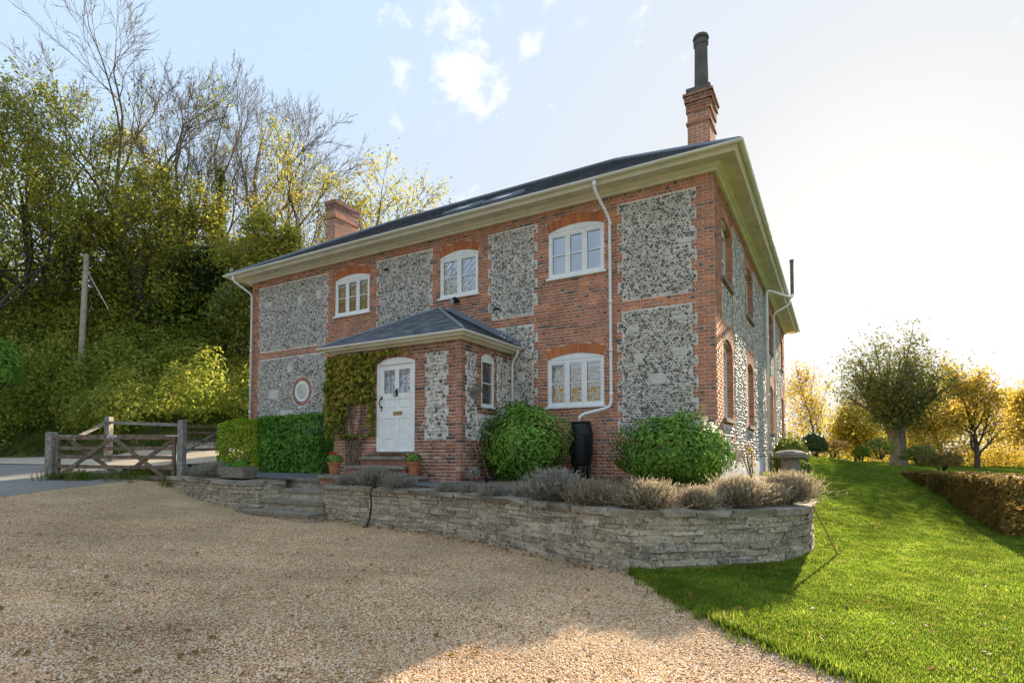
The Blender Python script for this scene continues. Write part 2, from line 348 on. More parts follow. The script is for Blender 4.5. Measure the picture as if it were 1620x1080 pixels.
for p in [(-8, 4, 1.3), (-8, 12, 1.2), (1, 5, .9), (1, 10, 1.0), (2, -20, 0), (-8, -22, .1), (12, -18, -.2), (10, -8, -.1), (14, 2, -.3), (20, 10, -.2), (3, 30, 1.0), (12, 34, .7), (-8, 26, 1.5), (22, 34, .3),
          (-20, -14, 1.0), (-30, -12, 1.5), (-30, -25, 1.5), (-14.5, -1.5, 1.0), (-16, 2, 1.4), (30, -20, -.4)]: ctrl.append(p)
ctrl = np.array(ctrl)
def tps(P, Q):
    d = np.linalg.norm(P[:, None, :2] - Q[None, :, :2], axis=2); return np.where(d > 1e-9, d * d * np.log(d + 1e-12), 0)
_n = len(ctrl); _A = np.zeros((_n + 3, _n + 3)); _A[:_n, :_n] = tps(ctrl, ctrl) + np.eye(_n) * .6
_A[:_n, _n] = 1; _A[:_n, _n + 1:] = ctrl[:, :2]; _A[_n:, :_n] = _A[:_n, _n:].T
_w = np.linalg.solve(_A, np.r_[ctrl[:, 2], 0, 0, 0])
BANK = np.array([(-120, -14), (-45, -4), (-29, -2.1), (-20.6, -1.4), (-18.3, 1.5), (-17.8, 8), (-17.8, 120)], float)
BANKPOLY = [(-120, -14), (-45, -4), (-29, -2.1), (-20.6, -1.4), (-18.3, 1.5), (-17.8, 8), (-17.8, 120), (-120, 120)]
def zg(P):
    P = np.atleast_2d(np.asarray(P, float))[:, :2]; out = np.empty(len(P))
    for i in range(0, len(P), 20000):
        Q = P[i:i + 20000]; out[i:i + 20000] = tps(Q, ctrl) @ _w[:_n] + _w[_n] + Q @ _w[_n + 1:]
    r = np.linalg.norm(P - np.array([-5, 0]), axis=1); far = np.clip((r - 32) / 20, 0, 1); far = far * far * (3 - 2 * far)
    out = np.clip(out, -.6, 2.2); out = out * (1 - far) + .9 * far
    ins = in_poly(P, BANKPOLY); s = np.where(ins, poly_dist(P, BANK, False), 0)
    h = 1.3 * np.clip(s / 1.6, 0, 1) ** .8 + .19 * np.clip(s - 1.2, 0, 26)
    return out + h
def zg1(x, y): return float(zg([(x, y)])[0])

def sheet(name, poly, step, m, dz=0.0, kind='structure', zf=None, jitter=0):
    poly = np.asarray(poly, float)[:, :2]; x0, y0 = poly.min(0); x1, y1 = poly.max(0)
    gx, gy = np.meshgrid(np.arange(x0, x1, step), np.arange(y0, y1, step)); G = np.stack([gx.ravel(), gy.ravel()], 1)
    G = G + rng.uniform(-.2, .2, G.shape) * step
    G = G[in_poly(G, poly)]; G = G[poly_dist(G, poly) > step * .45]
    B, _ = resample(np.vstack([poly, poly[:1]]), step); B = B[:-1]
    V = [Vector(p) for p in B] + [Vector(p) for p in G]; nb = len(B)
    vs, es, fs, *_r = delaunay_2d_cdt(V, [], [list(range(nb))], 1, 1e-5)
    vs = np.array([tuple(v) for v in vs]); z = (zf or zg)(vs) + dz
    if jitter: z = z + rng.normal(0, jitter, len(z))
    mb = MB(); mb.v = [(a, b, c) for (a, b), c in zip(vs, z)]
    for f in fs:
        f = list(f); a, b, c = vs[f[0]], vs[f[1]], vs[f[2]]
        if (b[0] - a[0]) * (c[1] - a[1]) - (b[1] - a[1]) * (c[0] - a[0]) < 0: f.reverse()
        mb.f.append(tuple(f)); mb.a.append(.5)
    o = mb.build(name, m, smooth=True)
    if kind: o['kind'] = kind
    return o

# base terrain: polar sheet reaching the horizon, kept below the finer sheets laid over it
def terrain():
    rr = np.r_[np.arange(0, 70, 1.5), np.geomspace(72, 1600, 26)]; nt = 120; V = []; F = []
    for r in rr:
        for k in range(nt): V.append((-8 + r * cos(2 * pi * k / nt), 6 + r * sin(2 * pi * k / nt)))
    V = np.array(V); d = np.where(np.linalg.norm(V - np.array([-6, -4]), axis=1) < 45, .16, .03)
    Z = zg(V) - d; n = len(rr)
    for i in range(n - 1):
        for k in range(nt): F.append((i * nt + k, (i + 1) * nt + k, (i + 1) * nt + (k + 1) % nt, i * nt + (k + 1) % nt))
    mb = MB(); mb.v = [(a, b, c) for (a, b), c in zip(V, Z)]; mb.f = F; mb.a = [.5] * len(F)
    o = mb.build('ground', 'field', smooth=True); o['kind'] = 'structure'
terrain()

# survey lines -------------------------------------------------
WALL_R = catmull([(1.30, 2.2), (1.62, .2), (1.76, -1.6), (1.70, -2.5), (1.52, -3.1), (1.12, -3.66), (.50, -4.28), (-.30, -4.82), (-1.50, -4.50), (-2.70, -4.05), (-4.30, -3.68), (-5.95, -3.58), (-7.35, -3.72)], 10)
WALL_L = catmull([(-9.15, -3.30), (-9.45, -3.80), (-10.3, -4.12), (-11.6, -3.95), (-13.0, -3.72), (-14.5, -4.25)], 10)
EDGE = [(3.6, -11.5), (3.1, -9.5), (2.45, -7.75), (2.11, -7.4), (1.82, -7.2), (1.47, -6.9), (1.02, -6.42), (.49, -5.76), (-.1, -4.95), (-.34, -4.6)]
EDGEC = catmull(EDGE, 6)
GRAVEL = [(4.5, -24), (4.2, -14)] + [tuple(p + np.array([.25, .05])) for p in EDGEC] + [(-.6, -4.5), (-1.6, -4.2), (-2.8, -3.8), (-4.3, -3.4), (-6, -3.3), (-7.4, -3.4), (-9.2, -3.2), (-10.2, -3.8), (-11.6, -3.6), (-13, -3.4), (-14.6, -4.1), (-14.6, -5.9), (-14.2, -7.1), (-13.6, -9), (-13, -14), (-12, -24)]
sheet('gravel_drive', GRAVEL, .3, 'gravel_sheet')
LAWN = [(4.6, -24), (4.3, -14)] + [tuple(p) for p in EDGEC] + [(.7, -4.0), (1.3, -3.3), (1.55, -2.4), (1.55, -1.2), (1.35, .5), (1.1, 2.2), (.3, 3.2), (.3, 22), (0, 30), (2, 40), (18, 40), (20, 14), (18, 0), (17, -24)]
LAWN_O = sheet('lawn', LAWN, .35, 'lawn_sheet', dz=.02)
sheet('asphalt_apron', [(-14.1, -4.0), (-14.5, -5.9), (-14.1, -7.1), (-13.5, -9), (-12.9, -14), (-20, -16), (-34, -12), (-34, -3), (-24, -2.6), (-20, -2.6), (-17, -3.2)], .5, 'asphalt', dz=.006)
def roadpoly():
    a = [(-48, -4.6), (-29, -2.5), (-20.9, -1.8), (-18.8, 1.5), (-18.2, 8), (-18.2, 22)]
    b = [(-15.9, 22), (-15.9, 6), (-15.9, .5), (-16.4, -2.2), (-18.0, -3.6), (-24, -4.8), (-34, -6.4), (-48, -8.5)]
    return a + b
sheet('road', roadpoly(), .5, 'road_gravel', dz=.03)
sheet('verge', [(-60, -5.7), (-45, -4.0), (-29, -2.2), (-20.8, -1.6), (-18.6, 1.5), (-18.1, 8), (-18.1, 30), (-30, 40), (-60, 30)], .9, 'earth', dz=.02)

# terrace behind the stone wall
def zterr(P):
    P = np.atleast_2d(P); z = .80 + .045 * np.clip(P[:, 1] + 4.8, 0, 6) + .008 * np.clip(-P[:, 0], 0, 15)
    z = np.minimum(z, 1.02); d = np.clip(poly_dist(P, WALL_R[::3], False) / .55, 0, 1); return .70 + (z - .70) * d
def zt1(x, y): return float(zterr([(x, y)])[0])
TERR = [tuple(p[:2]) for p in WALL_R[::3]] + [(-7.3, -3.5), (-7.4, -2.9), (-9.2, -2.9)] + [tuple(p[:2]) for p in WALL_L[::4]] + [(-14.6, -2.5), (-15.6, .3), (.1, .3), (.1, 3.5)]
sheet('terrace', TERR, .35, 'terrace_soil', zf=zterr, jitter=.006)
sheet('terrace_path', [(-4.4, -3.2), (-6, -3.05), (-7.4, -3.2), (-9.1, -3.1), (-9.9, -3.3), (-11.5, -3.0), (-14.3, -2.9), (-14.4, -1.9), (-9.2, -1.7), (-9.1, -2.45), (-4.6, -2.5), (-2.2, -2.9), (-2.2, -3.5)], .3, 'path', zf=zterr, dz=.022)

# ------------------------------------------------------------------ the house
HL, HD, ZT = 15.33, 18.33, 7.468
house = thing('house', 'two storey brick and flint house with slate roof, porch and tall right chimney', 'house', (-7.7, 9.0, .85))
CH = .075
def MAPF(u, w, n): return (u, -n, w)
def MAPS(u, w, n): return (n, u, w)
PX0, PX1, PY = -8.75, -4.886, -2.226
def MAPPF(u, w, n): return (u, PY - n, w)
def MAPPR(u, w, n): return (PX1 + n, u, w)

def sub(iv, a, b):
    o = []
    for (p, q) in iv:
        if b <= p or a >= q: o.append((p, q)); continue
        if a > p: o.append((p, a))
        if b < q: o.append((b, q))
    return o
class Opening:      # window or door with a segmental arch
    def __init__(s, u0, u1, z0, zs, rise, ring=.225):
        s.u0, s.u1, s.z0, s.zs, s.rise, s.ring = u0, u1, z0, zs, rise, ring
        c = (u1 - u0) / 2; s.c = (u0 + u1) / 2; s.R = (c * c + rise * rise) / (2 * rise); s.cz = zs + rise - s.R
    def cut(s, iv, z):
        if z < s.z0 - .02: return iv
        if z <= s.zs: return sub(iv, s.u0, s.u1)
        Ro = s.R + s.ring
        h2 = Ro * Ro - (z - s.cz) ** 2
        if h2 <= 0: return iv
        h = sqrt(h2); lim = (s.u1 - s.u0) / 2 * (1 + s.ring / s.R) + .01
        t = (z - s.cz) / s.R; lim = (s.u1 - s.u0) / 2 + max(0, (z - s.zs)) * ((s.u1 - s.u0) / 2) / (s.zs - s.cz)
        h = min(h, lim + .01); return sub(iv, s.c - h, s.c + h)
    def arch_pieces(s):
        half = math.asin((s.u1 - s.u0) / 2 / s.R); n = max(9, int(2 * half * (s.R + s.ring * .5) / .078)); out = []
        for i in range(n):
            a0 = -half + 2 * half * i / n; a1 = -half + 2 * half * (i + 1) / n; g = .05 * (a1 - a0)
            q = []
            for a, r in ((a0 + g, s.R), (a1 - g, s.R), (a1 - g, s.R + s.ring), (a0 + g, s.R + s.ring)): q.append((s.c + r * sin(a), s.cz + r * cos(a)))
            out.append(q)
        return out
    def poly(s, inset=0, n=14):
        a = [(s.u0 + inset, s.z0), (s.u1 - inset, s.z0)]; R = s.R - inset; half = math.asin(((s.u1 - s.u0) / 2 - inset) / R)
        return a + [(s.c + R * sin(half - 2 * half * i / n), s.cz + R * cos(half - 2 * half * i / n)) for i in range(n + 1)]

class Panel:
    def __init__(s, u0, u1, z0, z1, tooth=.11): s.u0, s.u1, s.z0, s.z1, s.tooth = u0, u1, z0, z1, tooth
    def ext(s, ci):
        t = s.tooth * ((ci // 3) % 2); return s.u0 + t, s.u1 - t

ALLB = []     # bricks: (map, u0,u1,z0,z1,v)
def brick_field(mp, U0, U1, z0, z1, opens, panels, circ=[], bond='flemish', dark=.08):
    out = []; nc = int(round((z1 - z0) / CH))
    for ci in range(nc):
        za = z0 + ci * CH; zc = za + CH / 2
        iv = [(U0, U1)]
        for p in panels:
            if p.z0 < zc < p.z1: a, b = p.ext(ci); iv = sub(iv, a, b)
        for o in opens: iv = o.cut(iv, zc)
        for (cu, cz, r) in circ:
            if abs(zc - cz) < r: h = sqrt(r * r - (zc - cz) ** 2); iv = sub(iv, cu - h, cu + h)
        # bond laid from the U1 end
        u = U1; k = ci % 2; seq = []
        if k: seq.append((u - .1125, u)); u -= .1125
        if k: seq.append((u - .056, u)); u -= .056
        j = 0
        while u > U0:
            ln = .225 if j % 2 == 0 else .1125
            if bond == 'mixed' and random.random() < .12: ln = .225
            seq.append((u - ln, u)); u -= ln; j += 1
        for (a, b) in iv:
            if b - a < .05: continue
            pieces = []
            for (p, q) in seq:
                pa, qb = max(p, a), min(q, b)
                if qb - pa > .012: pieces.append([pa, qb])
            pieces.sort(); m = []
            for p in pieces:
                if m and (p[1] - p[0] < .06 or m[-1][1] - m[-1][0] < .06) and (p[1] - m[-1][0]) < .30: m[-1][1] = p[1]
                else: m.append(p)
            for p in m:
                ln = p[1] - p[0]; r = random.random()
                v = random.gauss(.52, .17)
                if r < (dark * 2.2 if ln < .13 else dark * .7): v = random.uniform(.0, .14)
                elif r > .95: v = random.uniform(.85, 1)
                out.append((p[0] + .0062, p[1] - .0062, za + .0062, za + CH - .0062, min(1, max(0, v))))
    return out
BOXF = np.array([(4, 5, 6, 7), (0, 4, 7, 3), (1, 2, 6, 5), (0, 1, 5, 4), (3, 7, 6, 2)])
def bricks_np(B, mp, back=-.03, proud=.004):
    n = len(B); V = np.empty((n, 8, 3)); A = np.repeat(np.array([b[4] for b in B]), 5)
    for i, (u0, u1, w0, w1, v) in enumerate(B):
        pr = proud + random.gauss(0, .0018); j = [random.gauss(0, .0016) for _ in range(8)]
        a = (u0 + j[0], w0 + j[1]); b = (u1 + j[2], w0 + j[3]); c = (u1 + j[4], w1 + j[5]); d = (u0 + j[6], w1 + j[7])
        for k, q in enumerate((a, b, c, d)):
            V[i, k] = mp(q[0], q[1], back); V[i, k + 4] = mp(q[0], q[1], pr)
    F = (np.arange(n)[:, None, None] * 8 + BOXF[None]).reshape(-1, 4)
    return V.reshape(-1, 3), F, A

def wall_sheet(mb, mp, U0, U1, W0, W1, rects, depth=.22, off=-.004):
    us = sorted(set([U0, U1] + [x for r in rects for x in (r[0], r[1])])); ws = sorted(set([W0, W1] + [x for r in rects for x in (r[2], r[3])]))
    us = [u for u in us if U0 <= u <= U1]; ws = [w for w in ws if W0 <= w <= W1]
    for i in range(len(us) - 1):
        for j in range(len(ws) - 1):
            cu, cw = (us[i] + us[i + 1]) / 2, (ws[j] + ws[j + 1]) / 2
            if any(r[0] < cu < r[1] and r[2] < cw < r[3] for r in rects): continue
            mb.add([mp(us[i], ws[j], off), mp(us[i + 1], ws[j], off), mp(us[i + 1], ws[j + 1], off), mp(us[i], ws[j + 1], off)], [(0, 1, 2, 3)])
    for (a, b, c, d) in rects:
        for (p, q) in (((a, c), (a, d)), ((a, d), (b, d)), ((b, d), (b, c)), ((b, c), (a, c))):
            mb.add([mp(*p, off), mp(*q, off), mp(*q, off - depth), mp(*p, off - depth)], [(0, 1, 2, 3)])

# flints: irregular domes with a pale rim and a dark knapped face
def flints(regions, mp, pitch, tone=0.0, seed=1):
    r = np.random.default_rng(seed); P = []
    for (inside, (u0, u1, w0, w1)) in regions:
        rows = int((w1 - w0) / (pitch * .86)) + 1; cols = int((u1 - u0) / pitch) + 2
        jj, ii = np.meshgrid(np.arange(rows), np.arange(cols)); u = u0 + (ii + .5 * (jj % 2)) * pitch; w = w0 + (jj + .5) * pitch * .86
        u = u.ravel() + r.normal(0, pitch * .13, u.size); w = w.ravel() + r.normal(0, pitch * .12, w.size)
        k = inside(u, w); P.append(np.stack([u[k], w[k]], 1))
    P = np.vstack(P); n = len(P); S = 7
    ang = 2 * pi * np.arange(S)[None] / S + r.uniform(0, 2 * pi, (n, 1)) + r.normal(0, .16, (n, S))
    rad = pitch * .56 * r.uniform(.60, 1.14, (n, 1)) * r.uniform(.66, 1.22, (n, S)); asp = r.uniform(.6, 1.05, (n, 1))
    tilt = r.uniform(-.5, .5, (n, 1)); ca, sa = np.cos(tilt), np.sin(tilt)
    ou = rad * np.cos(ang); ow = rad * np.sin(ang) * asp; U = ou * ca - ow * sa; W = ou * sa + ow * ca
    h = r.uniform(.010, .028, n); V = np.empty((n, 2 * S + 1, 3))
    def put(k, du, dw, nn):
        q = mp(P[:, 0] + du, P[:, 1] + dw, nn); V[:, k, 0] = q[0]; V[:, k, 1] = q[1]; V[:, k, 2] = q[2]
    one = np.ones(n); inn = r.uniform(.78, .92, n)
    for k in range(S):
        put(k, U[:, k], W[:, k], -.006 * one); put(S + k, U[:, k] * inn, W[:, k] * inn, h)
    put(2 * S, r.normal(0, .004, n), r.normal(0, .004, n), h + .003)
    F = []
    base = np.arange(n) * (2 * S + 1); A = []
    core = np.where(r.random(n) < .66 - tone, r.uniform(.06, .50, n), r.uniform(.5, .86, n)); rim = np.where(r.random(n) < .72, r.uniform(.6, .92, n), core * .7 + .2)
    for k in range(S):
        k2 = (k + 1) % S
        for t in ((k, k2, S + k2), (k, S + k2, S + k)): F.append(np.stack([base + q for q in t], 1)); A.append(rim)
        F.append(np.stack([base + S + k, base + S + k2, base + 2 * S], 1)); A.append(core)
    return V.reshape(-1, 3), np.vstack(F), np.concatenate(A)
def panel_inside(p, opens=[], circ=[]):
    def f(u, w):
        ci = np.floor((w - (ZT - 90 * CH)) / CH).astype(int); t = p.tooth * ((ci // 3) % 2)
        k = (w > p.z0 + .03) & (w < p.z1 - .03) & (u > p.u0 + t + .035) & (u < p.u1 - t - .035)
        for o in opens: k &= ~((u > o.u0 - .3) & (u < o.u1 + .3) & (w > o.z0 - .1) & (w < o.zs + o.rise + .26))
        for (cu, cz, r) in circ: k &= ((u - cu) ** 2 + (w - cz) ** 2 > (r + .04) ** 2)
        return k
    return (f, (p.u0, p.u1, p.z0, p.z1))

# openings and panels, surveyed on the walls
W1 = Opening(-11.22, -9.79, 5.80, 6.91, .11); W2 = Opening(-7.15, -5.92, 5.78, 6.90, .12)
W3 = Opening(-3.85, -2.43, 5.80, 6.92, .12); W4 = Opening(-3.88, -2.45, 2.69, 3.82, .12)
RW = (-12.70, 3.58, .335)
PANELS = [Panel(-14.95, -11.54, 5.01, 7.22), Panel(-14.95, -11.54, 1.15, 4.77), Panel(-9.50, -7.42, 5.01, 7.22), Panel(-5.60, -4.16, 5.01, 7.22),
          Panel(-5.60, -4.16, 1.15, 4.77), Panel(-2.10, -.36, 5.01, 7.22), Panel(-2.12, -.36, 1.95, 4.78)]
Z0W = ZT - 90 * CH
FB = brick_field(MAPF, -HL, 0, Z0W, ZT, [W1, W2, W3, W4], PANELS, [(RW[0], RW[1], .47)], 'mixed')
SWZ = [(.86, 2.14), (4.76, 6.06), (10.9, 12.2), (16.0, 17.2)]
SOP = []
for (a, b) in SWZ: SOP += [Opening(a, b, 5.50, 6.80, .14), Opening(a, b, 2.36, 4.02, .16)]
SPAN = []
edges = [.42] + [x for (a, b) in SWZ for x in (a - .12, b + .12)] + [HD - .42]
for i in range(0, len(edges), 2):
    if edges[i + 1] - edges[i] > .5: SPAN.append(Panel(edges[i] + .12, edges[i + 1] - .12, 1.0, 7.2))
for (a, b) in SWZ: SPAN += [Panel(a - .05, b + .05, 4.55, 5.35, 0), Panel(a - .05, b + .05, 1.0, 2.2, 0)]
SB = brick_field(MAPS, 0, HD, Z0W, ZT, SOP, SPAN, [], 'flemish')

mbw = MB()
rect = lambda o: (o.u0, o.u1, o.z0, o.zs + o.rise)
wall_sheet(mbw, MAPF, -HL, 0, .5, ZT, [rect(W1), rect(W2), rect(W3), rect(W4), (RW[0] - .25, RW[0] + .25, RW[1] - .25, RW[1] + .25)], .14)
wall_sheet(mbw, MAPS, 0, HD, .5, ZT, [rect(o) for o in SOP], .26)
mbw.add([(-HL, 0, .5), (-HL, HD, .5), (-HL, HD, ZT), (-HL, 0, ZT)], [(0, 3, 2, 1)]); mbw.add([(-HL, HD, .5), (0, HD, .5), (0, HD, ZT), (-HL, HD, ZT)], [(0, 3, 2, 1)])
hwall = mbw.build('wall', 'mortar', house)
# plain mortar ground between the flints
mbf = MB()
for p in PANELS: mbf.add([MAPF(p.u0 + .02, p.z0, .0015), MAPF(p.u1 - .02, p.z0, .0015), MAPF(p.u1 - .02, p.z1, .0015), MAPF(p.u0 + .02, p.z1, .0015)], [(0, 1, 2, 3)])
for p in SPAN: mbf.add([MAPS(p.u0, p.z0, .0015), MAPS(p.u1, p.z0, .0015), MAPS(p.u1, p.z1, .0015), MAPS(p.u0, p.z1, .0015)], [(0, 1, 2, 3)])
mbf.build('flint_bedding', 'flint_mortar', house, kind='stuff')
# flint stuff
blocks = [(-1.20, 3.19, .37, .20), (-1.62, 3.66, .17, .15), (-.72, 3.74, .19, .16), (-4.62, 3.45, .2, .15), (-4.85, 2.95, .14, .22), (-14.1, 3.55, .42, .26), (-13.4, 2.85, .6, .25), (-13.3, 4.35, .14, .2),
          (-12.85, 6.55, .16, .24), (-14.45, 6.62, .28, .14), (-11.95, 6.60, .18, .26), (-.62, 6.12, .25, .09), (-1.75, 4.33, .26, .08), (-.75, 4.48, .24, .07)]
def minus_blocks(f):
    fn, bb = f
    def g(u, w):
        k = fn(u, w)
        for (cu, cw, bw, bh) in blocks: k &= ~((abs(u - cu) < bw / 2 + .03) & (abs(w - cw) < bh / 2 + .03))
        return k
    return (g, bb)
near = [minus_blocks(panel_inside(p)) for p in PANELS[3:]]; farp = [minus_blocks(panel_inside(p, [], [(RW[0], RW[1], .47)])) for p in PANELS[:3]]
parts = [flints(near, MAPF, .069, .0, 3), flints(farp, MAPF, .062, .02, 4)]
parts.append(flints([panel_inside(p, SOP) for p in SPAN], MAPS, .09, .06, 5))
def join_np(parts):
    o = 0; V = []; F = []; A = []
    for (v, f, a) in parts: V.append(v); F.append(f + o); A.append(a); o += len(v)
    return np.vstack(V), np.vstack(F), np.concatenate(A)
link('flintwork', np_mesh('flintwork', *join_np(parts), 'flint'), house, kind='stuff')
bmesh_block = None
for (cu, cw, bw, bh) in blocks:
    mb = MB(); j = lambda: random.gauss(0, .008)
    V = []
    for nn, s in ((-.02, 1), (.016, .97)):
        for (su, sw) in ((-1, -1), (1, -1), (1, 1), (-1, 1)): V.append(MAPF(cu + su * bw / 2 * s + j(), cw + sw * bh / 2 * s + j(), nn + random.uniform(0, .004)))
    mb.add(V, [(4, 5, 6, 7), (0, 4, 7, 3), (1, 2, 6, 5), (0, 1, 5, 4), (3, 7, 6, 2)]); mb.build('stone_block', 'white_stone', house)

# bricks: the 300 that show largest are objects, the rest one part
def brick_area(b):
    P = project(np.array([MAPF(b[0], b[2], 0), MAPF(b[1], b[2], 0), MAPF(b[1], b[3], 0)])); return abs(P[1, 0] - P[0, 0]) * abs(P[2, 1] - P[1, 1])
order = sorted([b for b in FB if project(np.array(MAPF(b[0], b[2], 0)))[1] < 760 and b[2] > 1.6], key=brick_area, reverse=True)[:300]
oset = set(map(id, order)); rest = [b for b in FB if id(b) not in oset]
NV = 28; ubr = []
for k in range(NV):
    v = k / (NV - 1); mb = MB(); j = [random.gauss(0, .008) for _ in range(8)]
    V = [(-.5, .5, -.5), (.5, .5, -.5), (.5, .5, .5), (-.5, .5, .5), (-.5 + j[0], -.5, -.5 + j[1]), (.5 + j[2], -.5, -.5 + j[3]), (.5 + j[4], -.5, .5 + j[5]), (-.5 + j[6], -.5, .5 + j[7])]
    mb.add(V, [tuple(q) for q in BOXF], v); ubr.append(mb.mesh('brick', 'brick'))
for b in order:
    dep = .034 + random.gauss(0, .0018)
    o = link('brick', ubr[int(round(b[4] * (NV - 1)))], house, loc=((b[0] + b[1]) / 2, .03 - dep / 2, (b[2] + b[3]) / 2)); o.scale = (b[1] - b[0], dep, b[3] - b[2])
ringb = []
def ring_bricks(mb, cu, cw, r0, r1, n, mp):
    for i in range(n):
        a0 = 2 * pi * i / n + .018; a1 = 2 * pi * (i + 1) / n - .018; V = []
        for nn in (-.02, .007):
            for (a, r) in ((a0, r0), (a1, r0), (a1, r1), (a0, r1)): V.append(mp(cu + r * sin(a), cw + r * cos(a), nn))
        mb.add(V, [(7, 6, 5, 4), (0, 3, 7, 4), (1, 5, 6, 2), (0, 4, 5, 1), (3, 2, 6, 7)], random.gauss(.45, .15))
parts = [bricks_np(rest, MAPF), bricks_np(SB, MAPS)]
link('brickwork', np_mesh('brickwork', *join_np(parts), 'brick'), house, kind='stuff')
def arch(o, mp, m='arch_brick', parent=house, back=-.05, proud=.011):
    mb = MB()
    for q in o.arch_pieces():
        pr = proud + random.gauss(0, .001); V = [mp(u, w, back) for (u, w) in q] + [mp(u, w, pr) for (u, w) in q]
        mb.add(V, [(4, 5, 6, 7), (0, 4, 7, 3), (1, 2, 6, 5), (0, 1, 5, 4), (3, 7, 6, 2)], min(1, max(0, random.gauss(.5, .28))))
    return mb.build('window_arch', m, parent)
for o in (W1, W2, W3, W4): arch(o, MAPF)
for o in SOP: arch(o, MAPS, 'brick')
mb = MB(); ring_bricks(mb, RW[0], RW[1], .335, .465, 34, MAPF); mb.build('window_arch', 'brick_porch', house)
# brick reveals on the side windows
mb = MB()
for o in SOP:
    zz = o.z0
    while zz < o.zs:
        for (u, s) in ((o.u1, -1),):
            mb.add([MAPS(u + s * .006, zz + .005, -.24), MAPS(u + s * .006, zz + .005, -.004), MAPS(u + s * .006, zz + .07, -.004), MAPS(u + s * .006, zz + .07, -.24),
                    MAPS(u + .02, zz + .005, -.24), MAPS(u + .02, zz + .005, -.004), MAPS(u + .02, zz + .07, -.004), MAPS(u + .02, zz + .07, -.24)], [(3, 2, 1, 0), (0, 1, 5, 4), (2, 3, 7, 6), (1, 2, 6, 5)], random.gauss(.5, .2))
        zz += .075
mb.build('window_reveal', 'brick', house)
# whitewashed foot of the side wall
mb = MB(); n = 46; V = []
for i in range(n + 1):
    u = .02 + i * (9.9 / n); V += [MAPS(u, .6, .03), MAPS(u, 1.38 + .10 * sin(u * 1.7) + random.gauss(0, .03), .03), MAPS(u, 1.42, .002)]
mb.add(V, [(i * 3, i * 3 + 3, i * 3 + 4, i * 3 + 1) for i in range(n)] + [(i * 3 + 1, i * 3 + 4, i * 3 + 5, i * 3 + 2) for i in range(n)]); mb.build('whitewashed_plinth', 'limewash', house)

# ---- windows
def poly_prism(mb, pts, mp, n0, n1):
    k = len(pts); V = [mp(u, w, n0) for (u, w) in pts] + [mp(u, w, n1) for (u, w) in pts]
    mb.add(V, [tuple(range(k, 2 * k)), tuple(range(k - 1, -1, -1))] + [(i, (i + 1) % k, k + (i + 1) % k, k + i) for i in range(k)])
def mbox(mb, mp, u0, u1, w0, w1, n0, n1, a=.5):
    V = [mp(u0, w0, n0), mp(u1, w0, n0), mp(u1, w1, n0), mp(u0, w1, n0), mp(u0, w0, n1), mp(u1, w0, n1), mp(u1, w1, n1), mp(u0, w1, n1)]
    mb.add(V, [(3, 2, 1, 0), (4, 5, 6, 7), (0, 1, 5, 4), (1, 2, 6, 5), (2, 3, 7, 6), (3, 0, 4, 7)], a)
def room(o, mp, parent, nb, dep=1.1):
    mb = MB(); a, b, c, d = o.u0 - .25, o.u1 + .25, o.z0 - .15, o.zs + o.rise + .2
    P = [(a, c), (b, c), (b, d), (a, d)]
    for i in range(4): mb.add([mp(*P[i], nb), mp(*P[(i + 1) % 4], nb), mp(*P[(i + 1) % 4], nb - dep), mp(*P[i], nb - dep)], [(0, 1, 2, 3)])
    mb.add([mp(*p, nb - dep) for p in P], [(0, 1, 2, 3)]); return mb.build('room', 'interior', parent)
